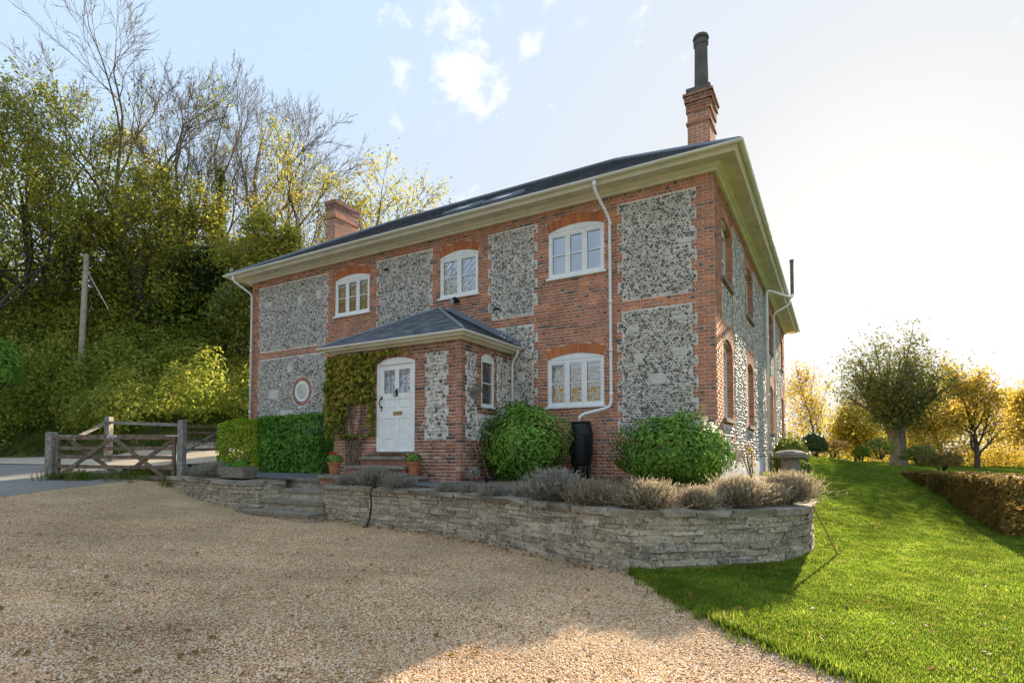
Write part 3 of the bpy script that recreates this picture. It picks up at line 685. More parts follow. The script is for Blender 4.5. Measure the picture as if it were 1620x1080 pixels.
def casement(o, mp, nl, label, lattice=False, curtains=None, blind=None):
    nf, nb = -.01, -.085; mb = MB(); fw = .055
    outer = o.poly(0); zh = o.zs - .02
    mbox(mb, mp, o.u0, o.u0 + fw, o.z0, o.zs, nb, nf); mbox(mb, mp, o.u1 - fw, o.u1, o.z0, o.zs, nb, nf)
    mbox(mb, mp, o.u0 + fw, o.u1 - fw, o.z0, o.z0 + .06, nb, nf); mbox(mb, mp, o.u0 + fw, o.u1 - fw, zh - .07, zh, nb, nf)
    lw = (o.u1 - o.u0 - fw * 2) / nl
    for i in range(1, nl): mbox(mb, mp, o.u0 + fw + lw * i - .03, o.u0 + fw + lw * i + .03, o.z0 + .06, zh - .07, nb, nf - .002)
    w = mb.build('window', 'white_paint', house, label=label)
    # arched head board
    mb = MB(); half = math.asin((o.u1 - o.u0) / 2 / o.R); top = [(o.c + o.R * sin(half - 2 * half * i / 16), o.cz + o.R * cos(half - 2 * half * i / 16)) for i in range(17)]
    poly_prism(mb, [(o.u0, zh + .004), (o.u1, zh + .004)] + top, mp, nb, nf + .008); mb.build('head_board', 'white_paint', w)
    mb = MB(); mbox(mb, mp, o.u0 - .06, o.u1 + .06, o.z0 - .05, o.z0 - .002, -.08, .055); mbox(mb, mp, o.u0, o.u1, o.z0 - .002, o.z0 + .02, -.08, .03); mb.build('sill', 'white_paint', w)
    for i in range(nl):
        a = o.u0 + fw + lw * i + (.03 if i else 0); b = o.u0 + fw + lw * (i + 1) - (.03 if i < nl - 1 else 0); z0, z1 = o.z0 + .06, zh - .07
        sash = MB(); s = .038
        mbox(sash, mp, a, a + s, z0, z1, nb + .01, nf - .012); mbox(sash, mp, b - s, b, z0, z1, nb + .01, nf - .012)
        mbox(sash, mp, a + s, b - s, z0, z0 + s, nb + .01, nf - .012); mbox(sash, mp, a + s, b - s, z1 - s, z1, nb + .01, nf - .012)
        sash.build('sash', 'white_paint', w)
        zm = (z0 + z1) / 2; br = MB(); mbox(br, mp, a + s, b - s, zm - .012, zm + .012, nb + .012, nf - .016); br.build('glazing_bar', 'white_paint', w)
        for (p, q) in ((z0 + s, zm - .012), (zm + .012, z1 - s)):
            pn = MB(); mbox(pn, mp, a + s, b - s, p, q, nb + .03, nb + .034); pn.build('pane', 'window_glass', w)
        if lattice:
            lt = MB(); ua, ub, wa, wb = a + s, b - s, z0 + s, z1 - s; pu, pw = (ub - ua) / 2.5, (wb - wa) / 5
            for sg in (1, -1):
                for k in range(-8, 10):
                    pts = []
                    for t in np.linspace(-6, 12, 400):
                        u = ua + t * pu * .5; ww = wa + (k * pw) + sg * t * pw * .5
                        if ua <= u <= ub and wa <= ww <= wb: pts.append((u, ww))
                    if len(pts) > 2: lt.bar(mp(*pts[0], nb + .038), mp(*pts[-1], nb + .038), .011, .008)
            lt.build('lead_lattice', 'white_paint', w)
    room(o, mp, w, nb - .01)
    if curtains:
        for (a, b) in curtains:
            mb = MB(); n = 26; V = []
            for i in range(n + 1):
                u = a + (b - a) * i / n; dn = .022 * sin(i * 1.9) + .01 * sin(i * .7)
                V += [mp(u, o.z0 + .03, nb - .10 + dn), mp(u, zh - .08, nb - .10 + dn * .7)]
            mb.add(V, [(2 * i, 2 * i + 2, 2 * i + 3, 2 * i + 1) for i in range(n)]); mb.build('curtain', 'curtain', w, smooth=True)
    if blind:
        mb = MB(); mbox(mb, mp, o.u0 + .1, o.u1 - .1, zh - .07 - blind, zh - .06, nb - .08, nb - .06); mb.build('blind', 'blind', w)
    return w
casement(W1, MAPF, 3, 'upper left casement window with three lights', curtains=[(-11.1, -10.95)])
casement(W2, MAPF, 2, 'upper middle window with two diamond leaded lights', lattice=True, curtains=[(-7.05, -6.95)])
casement(W3, MAPF, 3, 'upper right casement window with white net curtains', curtains=[(-3.72, -3.34), (-2.72, -2.52)], blind=.13)
casement(W4, MAPF, 3, 'ground floor casement window above the black water butt', curtains=[(-3.74, -3.66)], blind=.10)
# round window
mb = MB(); n = 36
for (r0, r1, n0, n1) in ((.335, .255, -.09, .004), (.262, .235, -.09, -.02)):
    V = []
    for k in range(n):
        t = 2 * pi * k / n
        for (r, nn) in ((r0, n0), (r0, n1), (r1, n1), (r1, n0)): V.append(MAPF(RW[0] + r * sin(t), RW[1] + r * cos(t), nn))
    mb.add(V, [(k * 4 + i, k * 4 + (i + 1) % 4, ((k + 1) % n) * 4 + (i + 1) % 4, ((k + 1) % n) * 4 + i) for k in range(n) for i in range(4)])
w = mb.build('window', 'white_paint', house, smooth=False, label='small round white framed window in the flint wall')
mb = MB(); poly_prism(mb, [(RW[0] + .245 * sin(-2 * pi * k / 24), RW[1] + .245 * cos(-2 * pi * k / 24)) for k in range(24)], MAPF, -.062, -.058); mb.build('pane', 'window_glass', w)
class _O: pass
ro = _O(); ro.u0, ro.u1, ro.z0, ro.zs, ro.rise = RW[0] - .2, RW[0] + .2, RW[1] - .2, RW[1] + .2, 0
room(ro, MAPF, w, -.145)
# side sash windows, recessed
for o in SOP:
    mb = MB(); nf, nb = -.13, -.22; fw = .06
    mbox(mb, MAPS, o.u0, o.u0 + fw, o.z0, o.zs + o.rise * .5, nb, nf); mbox(mb, MAPS, o.u1 - fw, o.u1, o.z0, o.zs + o.rise * .5, nb, nf)
    mbox(mb, MAPS, o.u0 + fw, o.u1 - fw, o.z0, o.z0 + .07, nb, nf); mbox(mb, MAPS, o.u0 + fw, o.u1 - fw, o.zs - .06, o.zs + o.rise, nb, nf)
    zm = (o.z0 + o.zs) / 2; mbox(mb, MAPS, o.u0 + fw, o.u1 - fw, zm - .025, zm + .025, nb, nf - .01); mbox(mb, MAPS, o.c - .012, o.c + .012, o.z0 + .07, o.zs - .06, nb + .01, nf - .02)
    w = mb.build('window', 'white_paint', house)
    for (p, q) in ((o.z0 + .07, zm - .025), (zm + .025, o.zs - .06)):
        pn = MB(); mbox(pn, MAPS, o.u0 + fw, o.u1 - fw, p, q, nb + .03, nb + .034); pn.build('pane', 'window_glass', w)
    mb = MB(); mbox(mb, MAPS, o.u0 - .05, o.u1 + .05, o.z0 - .09, o.z0 - .003, -.2, .07); mb.build('sill', 'trough_stone', w)
    room(o, MAPS, w, -.265)

# ---- cornice, soffit, gutter: profiles swept round the walls
def sweep(mb, prof, x0, x1, y0, y1, open_back=None, a=.5):
    V = []; k = len(prof)
    for (o, z) in prof: V += [(x0 - o, y0 - o, z), (x1 + o, y0 - o, z), (x1 + o, (y1 if open_back else y1 + o), z), (x0 - o, (y1 if open_back else y1 + o), z)]
    F = []
    for i in range(k - 1):
        for e in range(4):
            if open_back and e == 2: continue
            F.append((i * 4 + e, i * 4 + (e + 1) % 4, (i + 1) * 4 + (e + 1) % 4, (i + 1) * 4 + e))
    mb.add(V, F, a); return mb
mb = MB(); sweep(mb, [(0, ZT), (.07, ZT), (.085, ZT + .045), (.14, ZT + .055), (.15, ZT + .10), (.175, ZT + .125)], -HL, 0, 0, HD); sweep(mb, [(.47, ZT + .135), (.47, ZT + .10), (.50, ZT + .09), (.53, ZT + .13), (.56, ZT + .14), (.56, ZT + .22)], -HL, 0, 0, HD)
mb.build('cornice', 'cream_paint', house)
mb = MB(); sweep(mb, [(.17, ZT + .126), (.475, ZT + .134)], -HL, 0, 0, HD); mb.build('soffit', 'soffit', house)
def gutter(o, z, r, x0, x1, y0, y1, ob=None, step=1.0):
    mb = MB(); pr = [(o + r * cos(pi + pi * i / 8), z + r * sin(pi + pi * i / 8)) for i in range(9)]
    pr = pr + [(o + (r - .006) * cos(2 * pi - pi * i / 8), z + .002 + (r - .006) * sin(2 * pi - pi * i / 8)) for i in range(9)]
    sweep(mb, pr, x0, x1, y0, y1, ob); x = x0 - o
    while x < x1 + o:
        pp = [(o + (r + .007) * cos(pi + pi * i / 6), z + (r + .007) * sin(pi + pi * i / 6)) for i in range(7)]
        V = []
        for dx in (0, .03):
            for (oo, zz) in pp: V.append((x + dx, y0 - oo, zz))
        mb.add(V, [(i, i + 1, i + 8, i + 7) for i in range(6)] + [(6, 5, 4, 3, 2, 1, 0), tuple(range(7, 14))]); x += step
    y = y0
    while y < y1 - .2:
        V = []
        for dy in (0, .03):
            for (oo, zz) in pp: V.append((x1 + oo, y + dy, zz))
        mb.add(V, [(i, i + 1, i + 8, i + 7) for i in range(6)] + [(6, 5, 4, 3, 2, 1, 0), tuple(range(7, 14))]); y += step
    return mb.build('gutter', 'gutter', house)
gutter(.62, ZT + .215, .058, -HL, 0, 0, HD)

# ---- slates
def clip(poly, a, b):
    out = []; n = len(poly)
    side = lambda p: (b[0] - a[0]) * (p[1] - a[1]) - (b[1] - a[1]) * (p[0] - a[0])
    for i in range(n):
        p, q = poly[i], poly[(i + 1) % n]; sp, sq = side(p), side(q)
        if sp >= 0: out.append(p)
        if sp * sq < 0: t = sp / (sp - sq); out.append((p[0] + (q[0] - p[0]) * t, p[1] + (q[1] - p[1]) * t))
    return out
def slates(face, gauge, width, thick=.009):
    """face: 3D corners, first edge is the eave (counter-clockwise from outside)."""
    P = [Vector(p) for p in face]; e = (P[1] - P[0]).normalized(); nrm = (P[1] - P[0]).cross(P[-1] - P[0]).normalized(); up = nrm.cross(e)
    L2 = [((p - P[0]).dot(e), (p - P[0]).dot(up)) for p in P]; H = max(q[1] for q in L2); x0 = min(q[0] for q in L2); x1 = max(q[0] for q in L2); out = []
    r = 0; v = -.03
    while v < H:
        u = x0 - (width * .5 if r % 2 else 0) - .01
        while u < x1:
            wv = width * random.uniform(.93, 1.0); q = [(u + .002, v + random.uniform(-.006, .006)), (u + wv, v + random.uniform(-.006, .006)), (u + wv, v + gauge * 1.25), (u + .002, v + gauge * 1.25)]
            ext = [(a, b if b > .001 else b - .035) for (a, b) in L2]
            for i in range(len(ext)): q = clip(q, ext[i], ext[(i + 1) % len(ext)]) if q else q
            if q and len(q) >= 3:
                lift = lambda b: thick * 2.1 * (1 - (b - v) / gauge * .72)
                t1 = random.uniform(-.001, .002); top = [P[0] + e * a + up * b + nrm * (lift(b) + t1) for (a, b) in q]; bot = [p - nrm * thick for p in top]; k = len(q)
                F = [tuple(range(k)), ] + [(i, k + i, k + (i + 1) % k, (i + 1) % k) for i in range(k)]
                out.append((top + bot, F, min(1, max(0, random.gauss(.5, .24)))))
            u += width + .003
        v += gauge; r += 1
    return out
ZE = ZT + .20; OE = .60; KR = .63; T = 3.9
ex0, ex1, ey0, ey1 = -HL - OE, OE, -OE, HD + OE; zr = ZE + T * KR
rf = MB(); C4 = [(ex0, ey0, ZE), (ex1, ey0, ZE), (ex1, ey1, ZE), (ex0, ey1, ZE)]; I4 = [(ex0 + T, ey0 + T, zr), (ex1 - T, ey0 + T, zr), (ex1 - T, ey1 - T, zr), (ex0 + T, ey1 - T, zr)]
rf.add(C4 + I4, [(0, 1, 5, 4), (1, 2, 6, 5), (2, 3, 7, 6), (3, 0, 4, 7), (4, 5, 6, 7)]); roof = rf.build('roof', 'lead', house)
mb = MB()
for face in ([C4[0], C4[1], I4[1], I4[0]], [C4[1], C4[2], I4[2], I4[1]], [C4[3], C4[0], I4[0], I4[3]]):
    for (V, F, a) in slates(face, .23, .30): mb.add(V, F, a)
mb.build('slating', 'slate', roof, kind='stuff')
mb = MB()
for (a, b) in ((C4[0], I4[0]), (C4[1], I4[1]), (I4[0], I4[1])):
    a = Vector(a) + Vector((0, 0, .03)); b = Vector(b) + Vector((0, 0, .03)); mb.tube([a, b], .055, 8)
mb.build('hip_roll', 'lead', roof)
# roof light on the front slope
nr = Vector((0, -KR, 1)).normalized(); upr = Vector((0, 1, KR)).normalized()
def on_roof(x, y):
    r = pray(x, y); n = np.array(nr); t = ((np.array(C4[0]) - CAM) @ n) / (r @ n); return Vector(CAM + r * t)
c = on_roof(770, 322)
for dx in (-.75, .55):
    mb = MB(); b0 = c + Vector((dx, 0, 0)) + nr * .03; ex = Vector((.39, 0, 0)); ey = upr * .5
    for (p, q) in ((-ex - ey, ex - ey), (ex - ey, ex + ey), (ex + ey, -ex + ey), (-ex + ey, -ex - ey)): mb.bar(b0 + p, b0 + q, .07, .10, up=nr)
    g = mb.build('roof_light', 'lead', roof); pn = MB(); pn.add([b0 - ex - ey + nr * .03, b0 + ex - ey + nr * .03, b0 + ex + ey + nr * .03, b0 - ex + ey + nr * .03], [(0, 1, 2, 3)]); pn.build('pane', 'lamp_glass', roof)

# ---- chimneys
def stack(x0, x1, y0, y1, z0, z1, corb):
    B = []; nc = int((z1 - z0) / CH); mbk = MB(); back = MB(); back.box(x0 + .005, x1 - .008, y0 + .005, y1 - .005, z0, z1 - .01)
    for ci in range(nc):
        za = z0 + ci * CH; e = 0
        d = nc - ci
        for (n0, n1, g) in corb:
            if n0 < d <= n1: e = g
        a0, a1, b0, b1 = x0 - e, x1 + e, y0 - e, y1 + e
        for (ax, lo, hi) in ((0, a0, a1), (1, b0, b1)):
            u = lo - (.1125 if ci % 2 else 0)
            while u < hi:
                p, q = max(u, lo) + .007, min(u + .225, hi) - .007
                if q - p > .03:
                    v = min(1, max(0, random.gauss(.5, .2)))
                    if d < 6: v *= .4
                    if ax == 0: mbk.box(p, q, b0, b0 + .1, za + .007, za + CH - .007, v); mbk.box(p, q, b1 - .1, b1, za + .007, za + CH - .007, v)
                    else: mbk.box(a1 - .1, a1 - .003, p, q, za + .007, za + CH - .007, v); mbk.box(a0 + .003, a0 + .1, p, q, za + .007, za + CH - .007, v)
                u += .225
    c = back.build('chimney', 'mortar', house); mbk.build('chimney_brickwork', 'brick', c, kind='stuff'); return c
y1c = 1.35; xa = on_plane(1088, 250, 1, y1c)[0]; xb = on_plane(1124, 245, 1, y1c)[0]; zc_top = on_plane(1106, 132, 1, y1c)[2]
c1 = stack(xa, xb, y1c, y1c + .72, 8.2, zc_top - .15, [(3, 6, .03), (1, 3, .06), (0, 1, .09), (9, 10, .03)])
mb = MB(); cx, cy_ = (xa + xb) / 2 + .02, y1c + .3; zt = zc_top - .16; ztop = on_plane(1113, 56, 1, y1c + .3)[2]; hp = ztop - zt
mb.box(xa - .02, xb + .02, y1c - .02, y1c + .74, zt, zt + .10)
mb.lathe([(.185, .08), (.165, .2), (.155, hp * .5), (.15, hp * .82), (.175, hp * .84), (.175, hp * .89), (.15, hp * .90), (.15, hp * .93), (.19, hp * .945), (.17, hp * .99), (.06, hp)], (cx, cy_, zt), 18); mb.build('chimney_pot', 'chimney_pot', c1, smooth=False)
xs = -13.55; yA = on_plane(530, 380, 0, xs)[1]; yB = on_plane(567, 372, 0, xs)[1]; ztp = on_plane(530, 314, 0, xs)[2]; xw = on_plane(516, 388, 1, yA)[0]
c2 = stack(xw, xs, yA, yB, 8.4, ztp, [(0, 2, .06), (2, 4, .03), (8, 9, .04)])

# ---- rainwater pipes
def pipe(pts, r, m='pipe_white', n=10, name='downpipe', parent=house, clips=()):
    mb = MB(); C = catmull(pts, 6) if len(pts) > 2 else np.array(pts); mb.tube([tuple(p) for p in C], r, n)
    for z in clips: mb.tube([(pts[-1][0], pts[-1][1], z - .03), (pts[-1][0], pts[-1][1], z + .03)], r + .009, n)
    return mb.build(name, m, parent, smooth=True)
gz_ = ZT + .16
mb = MB(); mb.tube([(-2.42, -.60, gz_), (-2.42, -.60, gz_ - .16), (-2.40, -.54, gz_ - .26), (-2.28, -.16, ZT - .48), (-2.25, -.11, ZT - .60), (-2.24, -.11, 2.86), (-2.24, -.115, 2.72), (-2.27, -.14, 2.63), (-2.36, -.18, 2.58), (-2.78, -.40, 2.46), (-2.86, -.45, 2.40), (-2.87, -.45, 2.28)], .036, 10)
for z in (6.8, 5.0, 3.9, 2.9): mb.tube([(-2.24, -.11, z - .04), (-2.24, -.11, z + .04)], .046, 10)
mb.tube([(-2.42, -.60, gz_ - .02), (-2.42, -.60, gz_ - .14)], .05, 10); mb.build('downpipe', 'pipe_white', house, smooth=True)
mb = MB(); xl = -HL + .12
mb.tube([(xl - .3, -.60, gz_), (xl - .3, -.60, gz_ - .14), (xl - .27, -.56, gz_ - .22), (xl - .02, -.16, ZT - .38), (xl, -.10, ZT - .48), (xl, -.10, 1.2)], .036, 10)
for z in (6.9, 5.1, 3.9, 3.0): mb.tube([(xl, -.10, z - .04), (xl, -.10, z + .04)], .046, 10)
mb.build('downpipe', 'pipe_white', house, smooth=True)
mb = MB()
mb.tube([(.11, 9.1, .9), (.11, 9.1, 7.18), (.13, 9.15, 7.26), (.20, 9.3, 7.30), (.60, 10.4, 7.34), (.78, 10.8, 7.36), (.82, 10.88, 7.42), (.82, 10.9, 7.52)], .055, 10)
for z in (1.6, 3.6, 5.6): mb.tube([(.11, 9.1, z - .05), (.11, 9.1, z + .05)], .07, 10)
mb.build('soil_pipe', 'gutter', house, smooth=True); mb = MB(); mb.tube([(.82, 10.9, 7.48), (.82, 10.9, 8.75)], .06, 10); mb.tube([(.82, 10.9, 8.7), (.82, 10.9, 8.78)], .075, 10); mb.build('flue', 'wood_brown', house)
mb = MB(); mb.tube([(.62, 12.3, ZT + .16), (.62, 12.3, ZT + .02), (.55, 12.2, ZT - .08), (.16, 11.9, ZT - .35), (.10, 11.85, ZT - .48), (.10, 11.85, .9)], .038, 10); mb.build('downpipe', 'gutter', house, smooth=True)

# floodlight under the middle window, iron bracket and tie
mb = MB(); mb.box(-6.58, -6.50, -.10, -.005, 5.60, 5.66); mb.tube([(-6.60, -.20, 5.60), (-6.58, -.08, 5.66)], .085, 12)
fl = mb.build('flood_lamp', 'black_plastic', house); mb = MB(); mb.tube([(-6.612, -.225, 5.588), (-6.602, -.20, 5.60)], .075, 12); mb.build('lamp_lens', 'lamp_glass', fl)
mb = MB(); mb.tube([(-9.2, -.03, 6.93), (-9.06, -.05, 6.93), (-9.0, -.06, 6.88)], .022, 6); mb.tube([(-5.42, -.02, 5.26), (-5.3, -.07, 5.27), (-5.24, -.06, 5.25)], .025, 6); mb.build('iron_stub', 'dark_metal', house)

# ------------------------------------------------------------------ porch (part of the house)
DOOR = Opening(-7.31, -6.15, 1.62, 3.70, .11, .11); PWN = Opening(-1.40, -.86, 2.66, 3.80, .09, .11)
PP = [Panel(-5.86, -5.20, 1.86, 3.86, .06)]; PPR = [Panel(-2.03, -1.58, 1.86, 3.86, .05), Panel(-.74, -.03, 1.6, 3.9, .03), Panel(-1.6, -.6, 1.86, 2.45, 0)]
ZP0, ZP1 = .60, 4.05
mb = MB(); wall_sheet(mb, MAPPF, PX0, PX1 - .012, .6, ZP1, [rect(DOOR)], .12, -.004); wall_sheet(mb, MAPPR, PY + .012, 0, .6, ZP1, [rect(PWN)], .12, -.004); mb.add([(PX1 - .012, PY + .004, .6), (PX1 - .004, PY + .012, .6), (PX1 - .004, PY + .012, ZP1), (PX1 - .012, PY + .004, ZP1)], [(0, 1, 2, 3)])
mb.add([(PX0, PY, .6), (PX0, 0, .6), (PX0, 0, ZP1), (PX0, PY, ZP1)], [(0, 3, 2, 1)]); pwall = mb.build('porch_wall', 'mortar', house)
PB1 = brick_field(MAPPF, PX0, PX1, ZP0, ZP1, [DOOR], PP, [], 'mixed', .14); PB2 = brick_field(MAPPR, PY + .11, -.01, ZP0, ZP1, [PWN], PPR, [], 'mixed', .14)
# rounded corner column of bricks
mb = MB(); nc = int((ZP1 - ZP0) / CH)
for ci in range(nc):
    za = ZP0 + ci * CH; r = .03; c = (PX1 - r, PY + r); ra = .1
    a0, a1 = (-pi / 2, 0)
    pts = [(PX1 - ra - .004 + .0, PY - .005)] + [(c[0] + (r + .005) * cos(a0 + (a1 - a0) * i / 5), c[1] + (r + .005) * sin(a0 + (a1 - a0) * i / 5)) for i in range(6)] + [(PX1 + .005, PY + ra + .004)]
    k = len(pts); V = [(p[0], p[1], za + .0062) for p in pts] + [(p[0], p[1], za + CH - .0062) for p in pts]
    mb.add(V, [(i, i + 1, k + i + 1, k + i) for i in range(k - 1)] + [tuple(range(k, 2 * k))], min(1, max(0, random.gauss(.45, .25))))
PB1 = [b for b in PB1 if b[1] < PX1 - .09 or b[1] - b[0] > .15]; PB1 = [(b[0], min(b[1], PX1 - .106), *b[2:]) for b in PB1]
cv = mb
parts = [bricks_np(PB1, MAPPF), bricks_np(PB2, MAPPR)]
link('porch_brickwork', np_mesh('porch_brickwork', *join_np(parts), 'brick_porch'), house, kind='stuff')
cv.build('porch_corner_brickwork', 'brick_porch', house, kind='stuff')
def pin(p, o):
    f, bb = panel_inside(p)
    return ((lambda u, w: f(u, w) & ~((u > o.u0 - .13) & (u < o.u1 + .13) & (w > o.z0 - .12) & (w < o.zs + .25))), bb)
fp = [flints([panel_inside(p) for p in PP], MAPPF, .10, .30, 8), flints([pin(p, PWN) for p in PPR], MAPPR, .095, .28, 9)]
link('porch_flintwork', np_mesh('porch_flintwork', *join_np(fp), 'flint'), house, kind='stuff')
mb = MB()
for p in PP: mb.add([MAPPF(p.u0, p.z0, .0015), MAPPF(p.u1, p.z0, .0015), MAPPF(p.u1, p.z1, .0015), MAPPF(p.u0, p.z1, .0015)], [(0, 1, 2, 3)])
mb.build('flint_bedding', 'flint_mortar', house)
for (mp, cu, cw, bw, bh) in ((MAPPF, -5.54, 2.72, .36, .2), (MAPPR, -.95, 2.22, .3, .3)):
    mb = MB(); mbox(mb, mp, cu - bw / 2, cu + bw / 2, cw - bh / 2, cw + bh / 2, -.02, .014); mb.build('stone_block', 'white_stone', house)
arch(DOOR, MAPPF, 'brick_porch'); arch(PWN, MAPPR, 'brick_porch')
# door
mp = MAPPF; d0, d1 = DOOR.u0 + .085, DOOR.u1 - .05; zt_ = DOOR.zs - .04
mb = MB(); mbox(mb, mp, DOOR.u0, d0, DOOR.z0, DOOR.zs, -.10, .004); mbox(mb, mp, d1, DOOR.u1, DOOR.z0, DOOR.zs, -.10, .004)
half = math.asin((DOOR.u1 - DOOR.u0) / 2 / DOOR.R); top = [(DOOR.c + DOOR.R * sin(half - 2 * half * i / 14), DOOR.cz + DOOR.R * cos(half - 2 * half * i / 14)) for i in range(15)]
poly_prism(mb, [(DOOR.u0, zt_), (DOOR.u1, zt_)] + top, mp, -.10, .006); mb.build('door_frame', 'white_paint', house)
H = zt_ - DOOR.z0; Wd = d1 - d0; Z = lambda t: DOOR.z0 + H * t; U = lambda t: d0 + Wd * t
mb = MB(); cols = [(.11, .445), (.555, .89)]; rows = [(.13, .375, 'p'), (.485, .60, 'p'), (.665, .935, 'g')]
us = [0] + [x for c in cols for x in c] + [1]; zs_ = [0] + [x for r in rows for x in r[:2]] + [1]
for i in range(len(us) - 1):
    for j in range(len(zs_) - 1):
        if i % 2 == 1 and j % 2 == 1: continue
        mbox(mb, mp, U(us[i]) + .0006, U(us[i + 1]) - .0006, Z(zs_[j]) + .0006, Z(zs_[j + 1]) - .0006, -.075, -.03)
door = mb.build('front_door', 'white_paint', house, label='white panelled front door with two glazed lights')
for (a, b) in cols:
    for (p, q, k) in rows:
        mb = MB()
        if k == 'g': mbox(mb, mp, U(a), U(b), Z(p), Z(q), -.058, -.054); mb.build('pane', 'window_glass', door)
        else:
            mbox(mb, mp, U(a), U(b), Z(p), Z(q), -.07, -.05); m_ = .035
            V = [mp(U(a) + .012, Z(p) + .012, -.05), mp(U(b) - .012, Z(p) + .012, -.05), mp(U(b) - .012, Z(q) - .012, -.05), mp(U(a) + .012, Z(q) - .012, -.05),
                 mp(U(a) + m_, Z(p) + m_, -.034), mp(U(b) - m_, Z(p) + m_, -.034), mp(U(b) - m_, Z(q) - m_, -.034), mp(U(a) + m_, Z(q) - m_, -.034)]
            mb.add(V, [(4, 5, 6, 7), (0, 1, 5, 4), (1, 2, 6, 5), (2, 3, 7, 6), (3, 0, 4, 7)]); mb.build('panel', 'white_paint', door)
mb = MB(); mbox(mb, mp, U(.40), U(.66), Z(.415), Z(.455), -.03, -.018); mbox(mb, mp, U(.43), U(.63), Z(.424), Z(.446), -.018, -.012); mb.build('letter_plate', 'brass', door)
mb = MB(); mbox(mb, mp, U(.48), U(.53), Z(.635), Z(.715), -.03, -.012); mb.tube([mp(U(.505), Z(.70), -.01), mp(U(.46), Z(.67), .02), mp(U(.46), Z(.635), .03), mp(U(.505), Z(.625), .02)], .013, 8); mb.build('door_knocker', 'dark_metal', door)
mb = MB(); mb.tube([mp(U(.045), Z(.62), -.02), mp(U(.03), Z(.60), .02), mp(U(.015), Z(.56), .035), mp(U(.03), Z(.525), .02), mp(U(.045), Z(.505), -.02)], .012, 8)
mbox(mb, mp, U(.03), U(.065), Z(.60), Z(.64), -.03, -.02); mbox(mb, mp, U(.03), U(.065), Z(.49), Z(.525), -.03, -.02); mbox(mb, mp, U(.025), U(.05), Z(.465), Z(.48), -.03, -.02); mb.build('door_handle', 'dark_metal', door)
mb = MB(); mbox(mb, mp, DOOR.u0 - .03, DOOR.u0 - .0, DOOR.z0 + 1.22, DOOR.z0 + 1.27, .005, .03); mb.build('bell_push', 'dark_metal', house)
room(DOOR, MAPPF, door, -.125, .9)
mb = MB(); mbox(mb, mp, DOOR.u0 - .06, DOOR.u1 + .04, DOOR.z0 - .055, DOOR.z0 - .002, -.1, .07); mb.build('threshold', 'wood_brown', house)
# porch side window
o = PWN; mb = MB(); mp2 = MAPPR
mbox(mb, mp2, o.u0, o.u0 + .05, o.z0, o.zs + .03, -.09, -.005); mbox(mb, mp2, o.u1 - .05, o.u1, o.z0, o.zs + .03, -.09, -.005); mbox(mb, mp2, o.u0 + .05, o.u1 - .05, o.z0, o.z0 + .06, -.09, -.005)
half = math.asin((o.u1 - o.u0) / 2 / o.R); top = [(o.c + o.R * sin(half - 2 * half * i / 12), o.cz + o.R * cos(half - 2 * half * i / 12)) for i in range(13)]
poly_prism(mb, [(o.u0, o.zs - .12), (o.u1, o.zs - .12)] + top, mp2, -.095, -.002); zm = (o.z0 + o.zs) / 2 - .03; mbox(mb, mp2, o.u0 + .05, o.u1 - .05, zm - .012, zm + .012, -.08, -.02)
mbox(mb, mp2, o.u0 - .03, o.u1 + .03, o.z0 - .04, o.z0, -.08, .035)
w = mb.build('window', 'white_paint', house, label='narrow arched white window in the side of the porch')
for (p, q) in ((o.z0 + .06, zm - .012), (zm + .012, o.zs - .12)):
    pn = MB(); mbox(pn, mp2, o.u0 + .05, o.u1 - .05, p, q, -.06, -.056); pn.build('pane', 'window_glass', w)
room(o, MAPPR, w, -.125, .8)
# porch eaves, gutter and roof
mb = MB(); sweep(mb, [(0, ZP1), (.05, ZP1 - .0), (.08, ZP1 + .05), (.20, ZP1 + .06), (.20, ZP1 + .04), (.225, ZP1 + .05), (.225, ZP1 + .14)], PX0, PX1, PY, -.002, True); mb.build('porch_cornice', 'cream_paint', house)
gutter(.275, ZP1 + .135, .05, PX0, PX1, PY, -.03, True, .8)
PO = .26; pe = ZP1 + .135; x0, x1, y0 = PX0 - PO, PX1 + PO, PY - PO; xm = -6.80; ya = -.52; zpk = 5.34
A, B_, Cc, Dd, E1, E2 = (x0, y0, pe), (x1, y0, pe), (x1, -.004, pe), (x0, -.004, pe), (xm, ya, zpk), (xm, -.004, zpk)
mb = MB(); mb.add([A, B_, Cc, Dd, E1, E2], [(0, 1, 4), (1, 2, 5, 4), (3, 0, 4, 5)]); proof = mb.build('porch_roof', 'lead', house)
for face in ([A, B_, E1], [B_, Cc, E2, E1]):
    for (V, F, a) in slates(face, .17, .27):
        m_ = MB(); m_.add(V, F, a); m_.build('slate', 'slate', proof)
mb = MB()
for (V, F, a) in slates([Dd, A, E1, E2], .17, .27): mb.add(V, F, a)
mb.build('slating', 'slate', proof, kind='stuff')
for (a, b) in ((A, E1), (B_, E1), (E1, E2)):
    mb = MB(); mb.tube([Vector(a) + Vector((0, 0, .03)), Vector(b) + Vector((0, 0, .03))], .042, 8); mb.build('hip_roll', 'lead', proof)
mb = MB(); s1 = Vector(Cc); s2 = Vector(E2); s3 = Vector(Dd)
for (a, b) in ((s1, s2), (s3, s2)):
    d = Vector((0, -.13, .012)); a = a + Vector((0, 0, .028)); b = b + Vector((0, 0, .028)); mb.add([a, b, b + d, a + d, a + Vector((0, -.012, .15)), b + Vector((0, -.012, .15)), b + Vector((0, -.012, 0)), a + Vector((0, -.012, 0))], [(0, 1, 2, 3), (3, 2, 1, 0), (4, 5, 6, 7)])
mb.build('lead_flashing', 'lead', proof)
mb = MB(); xp = PX1 + .12
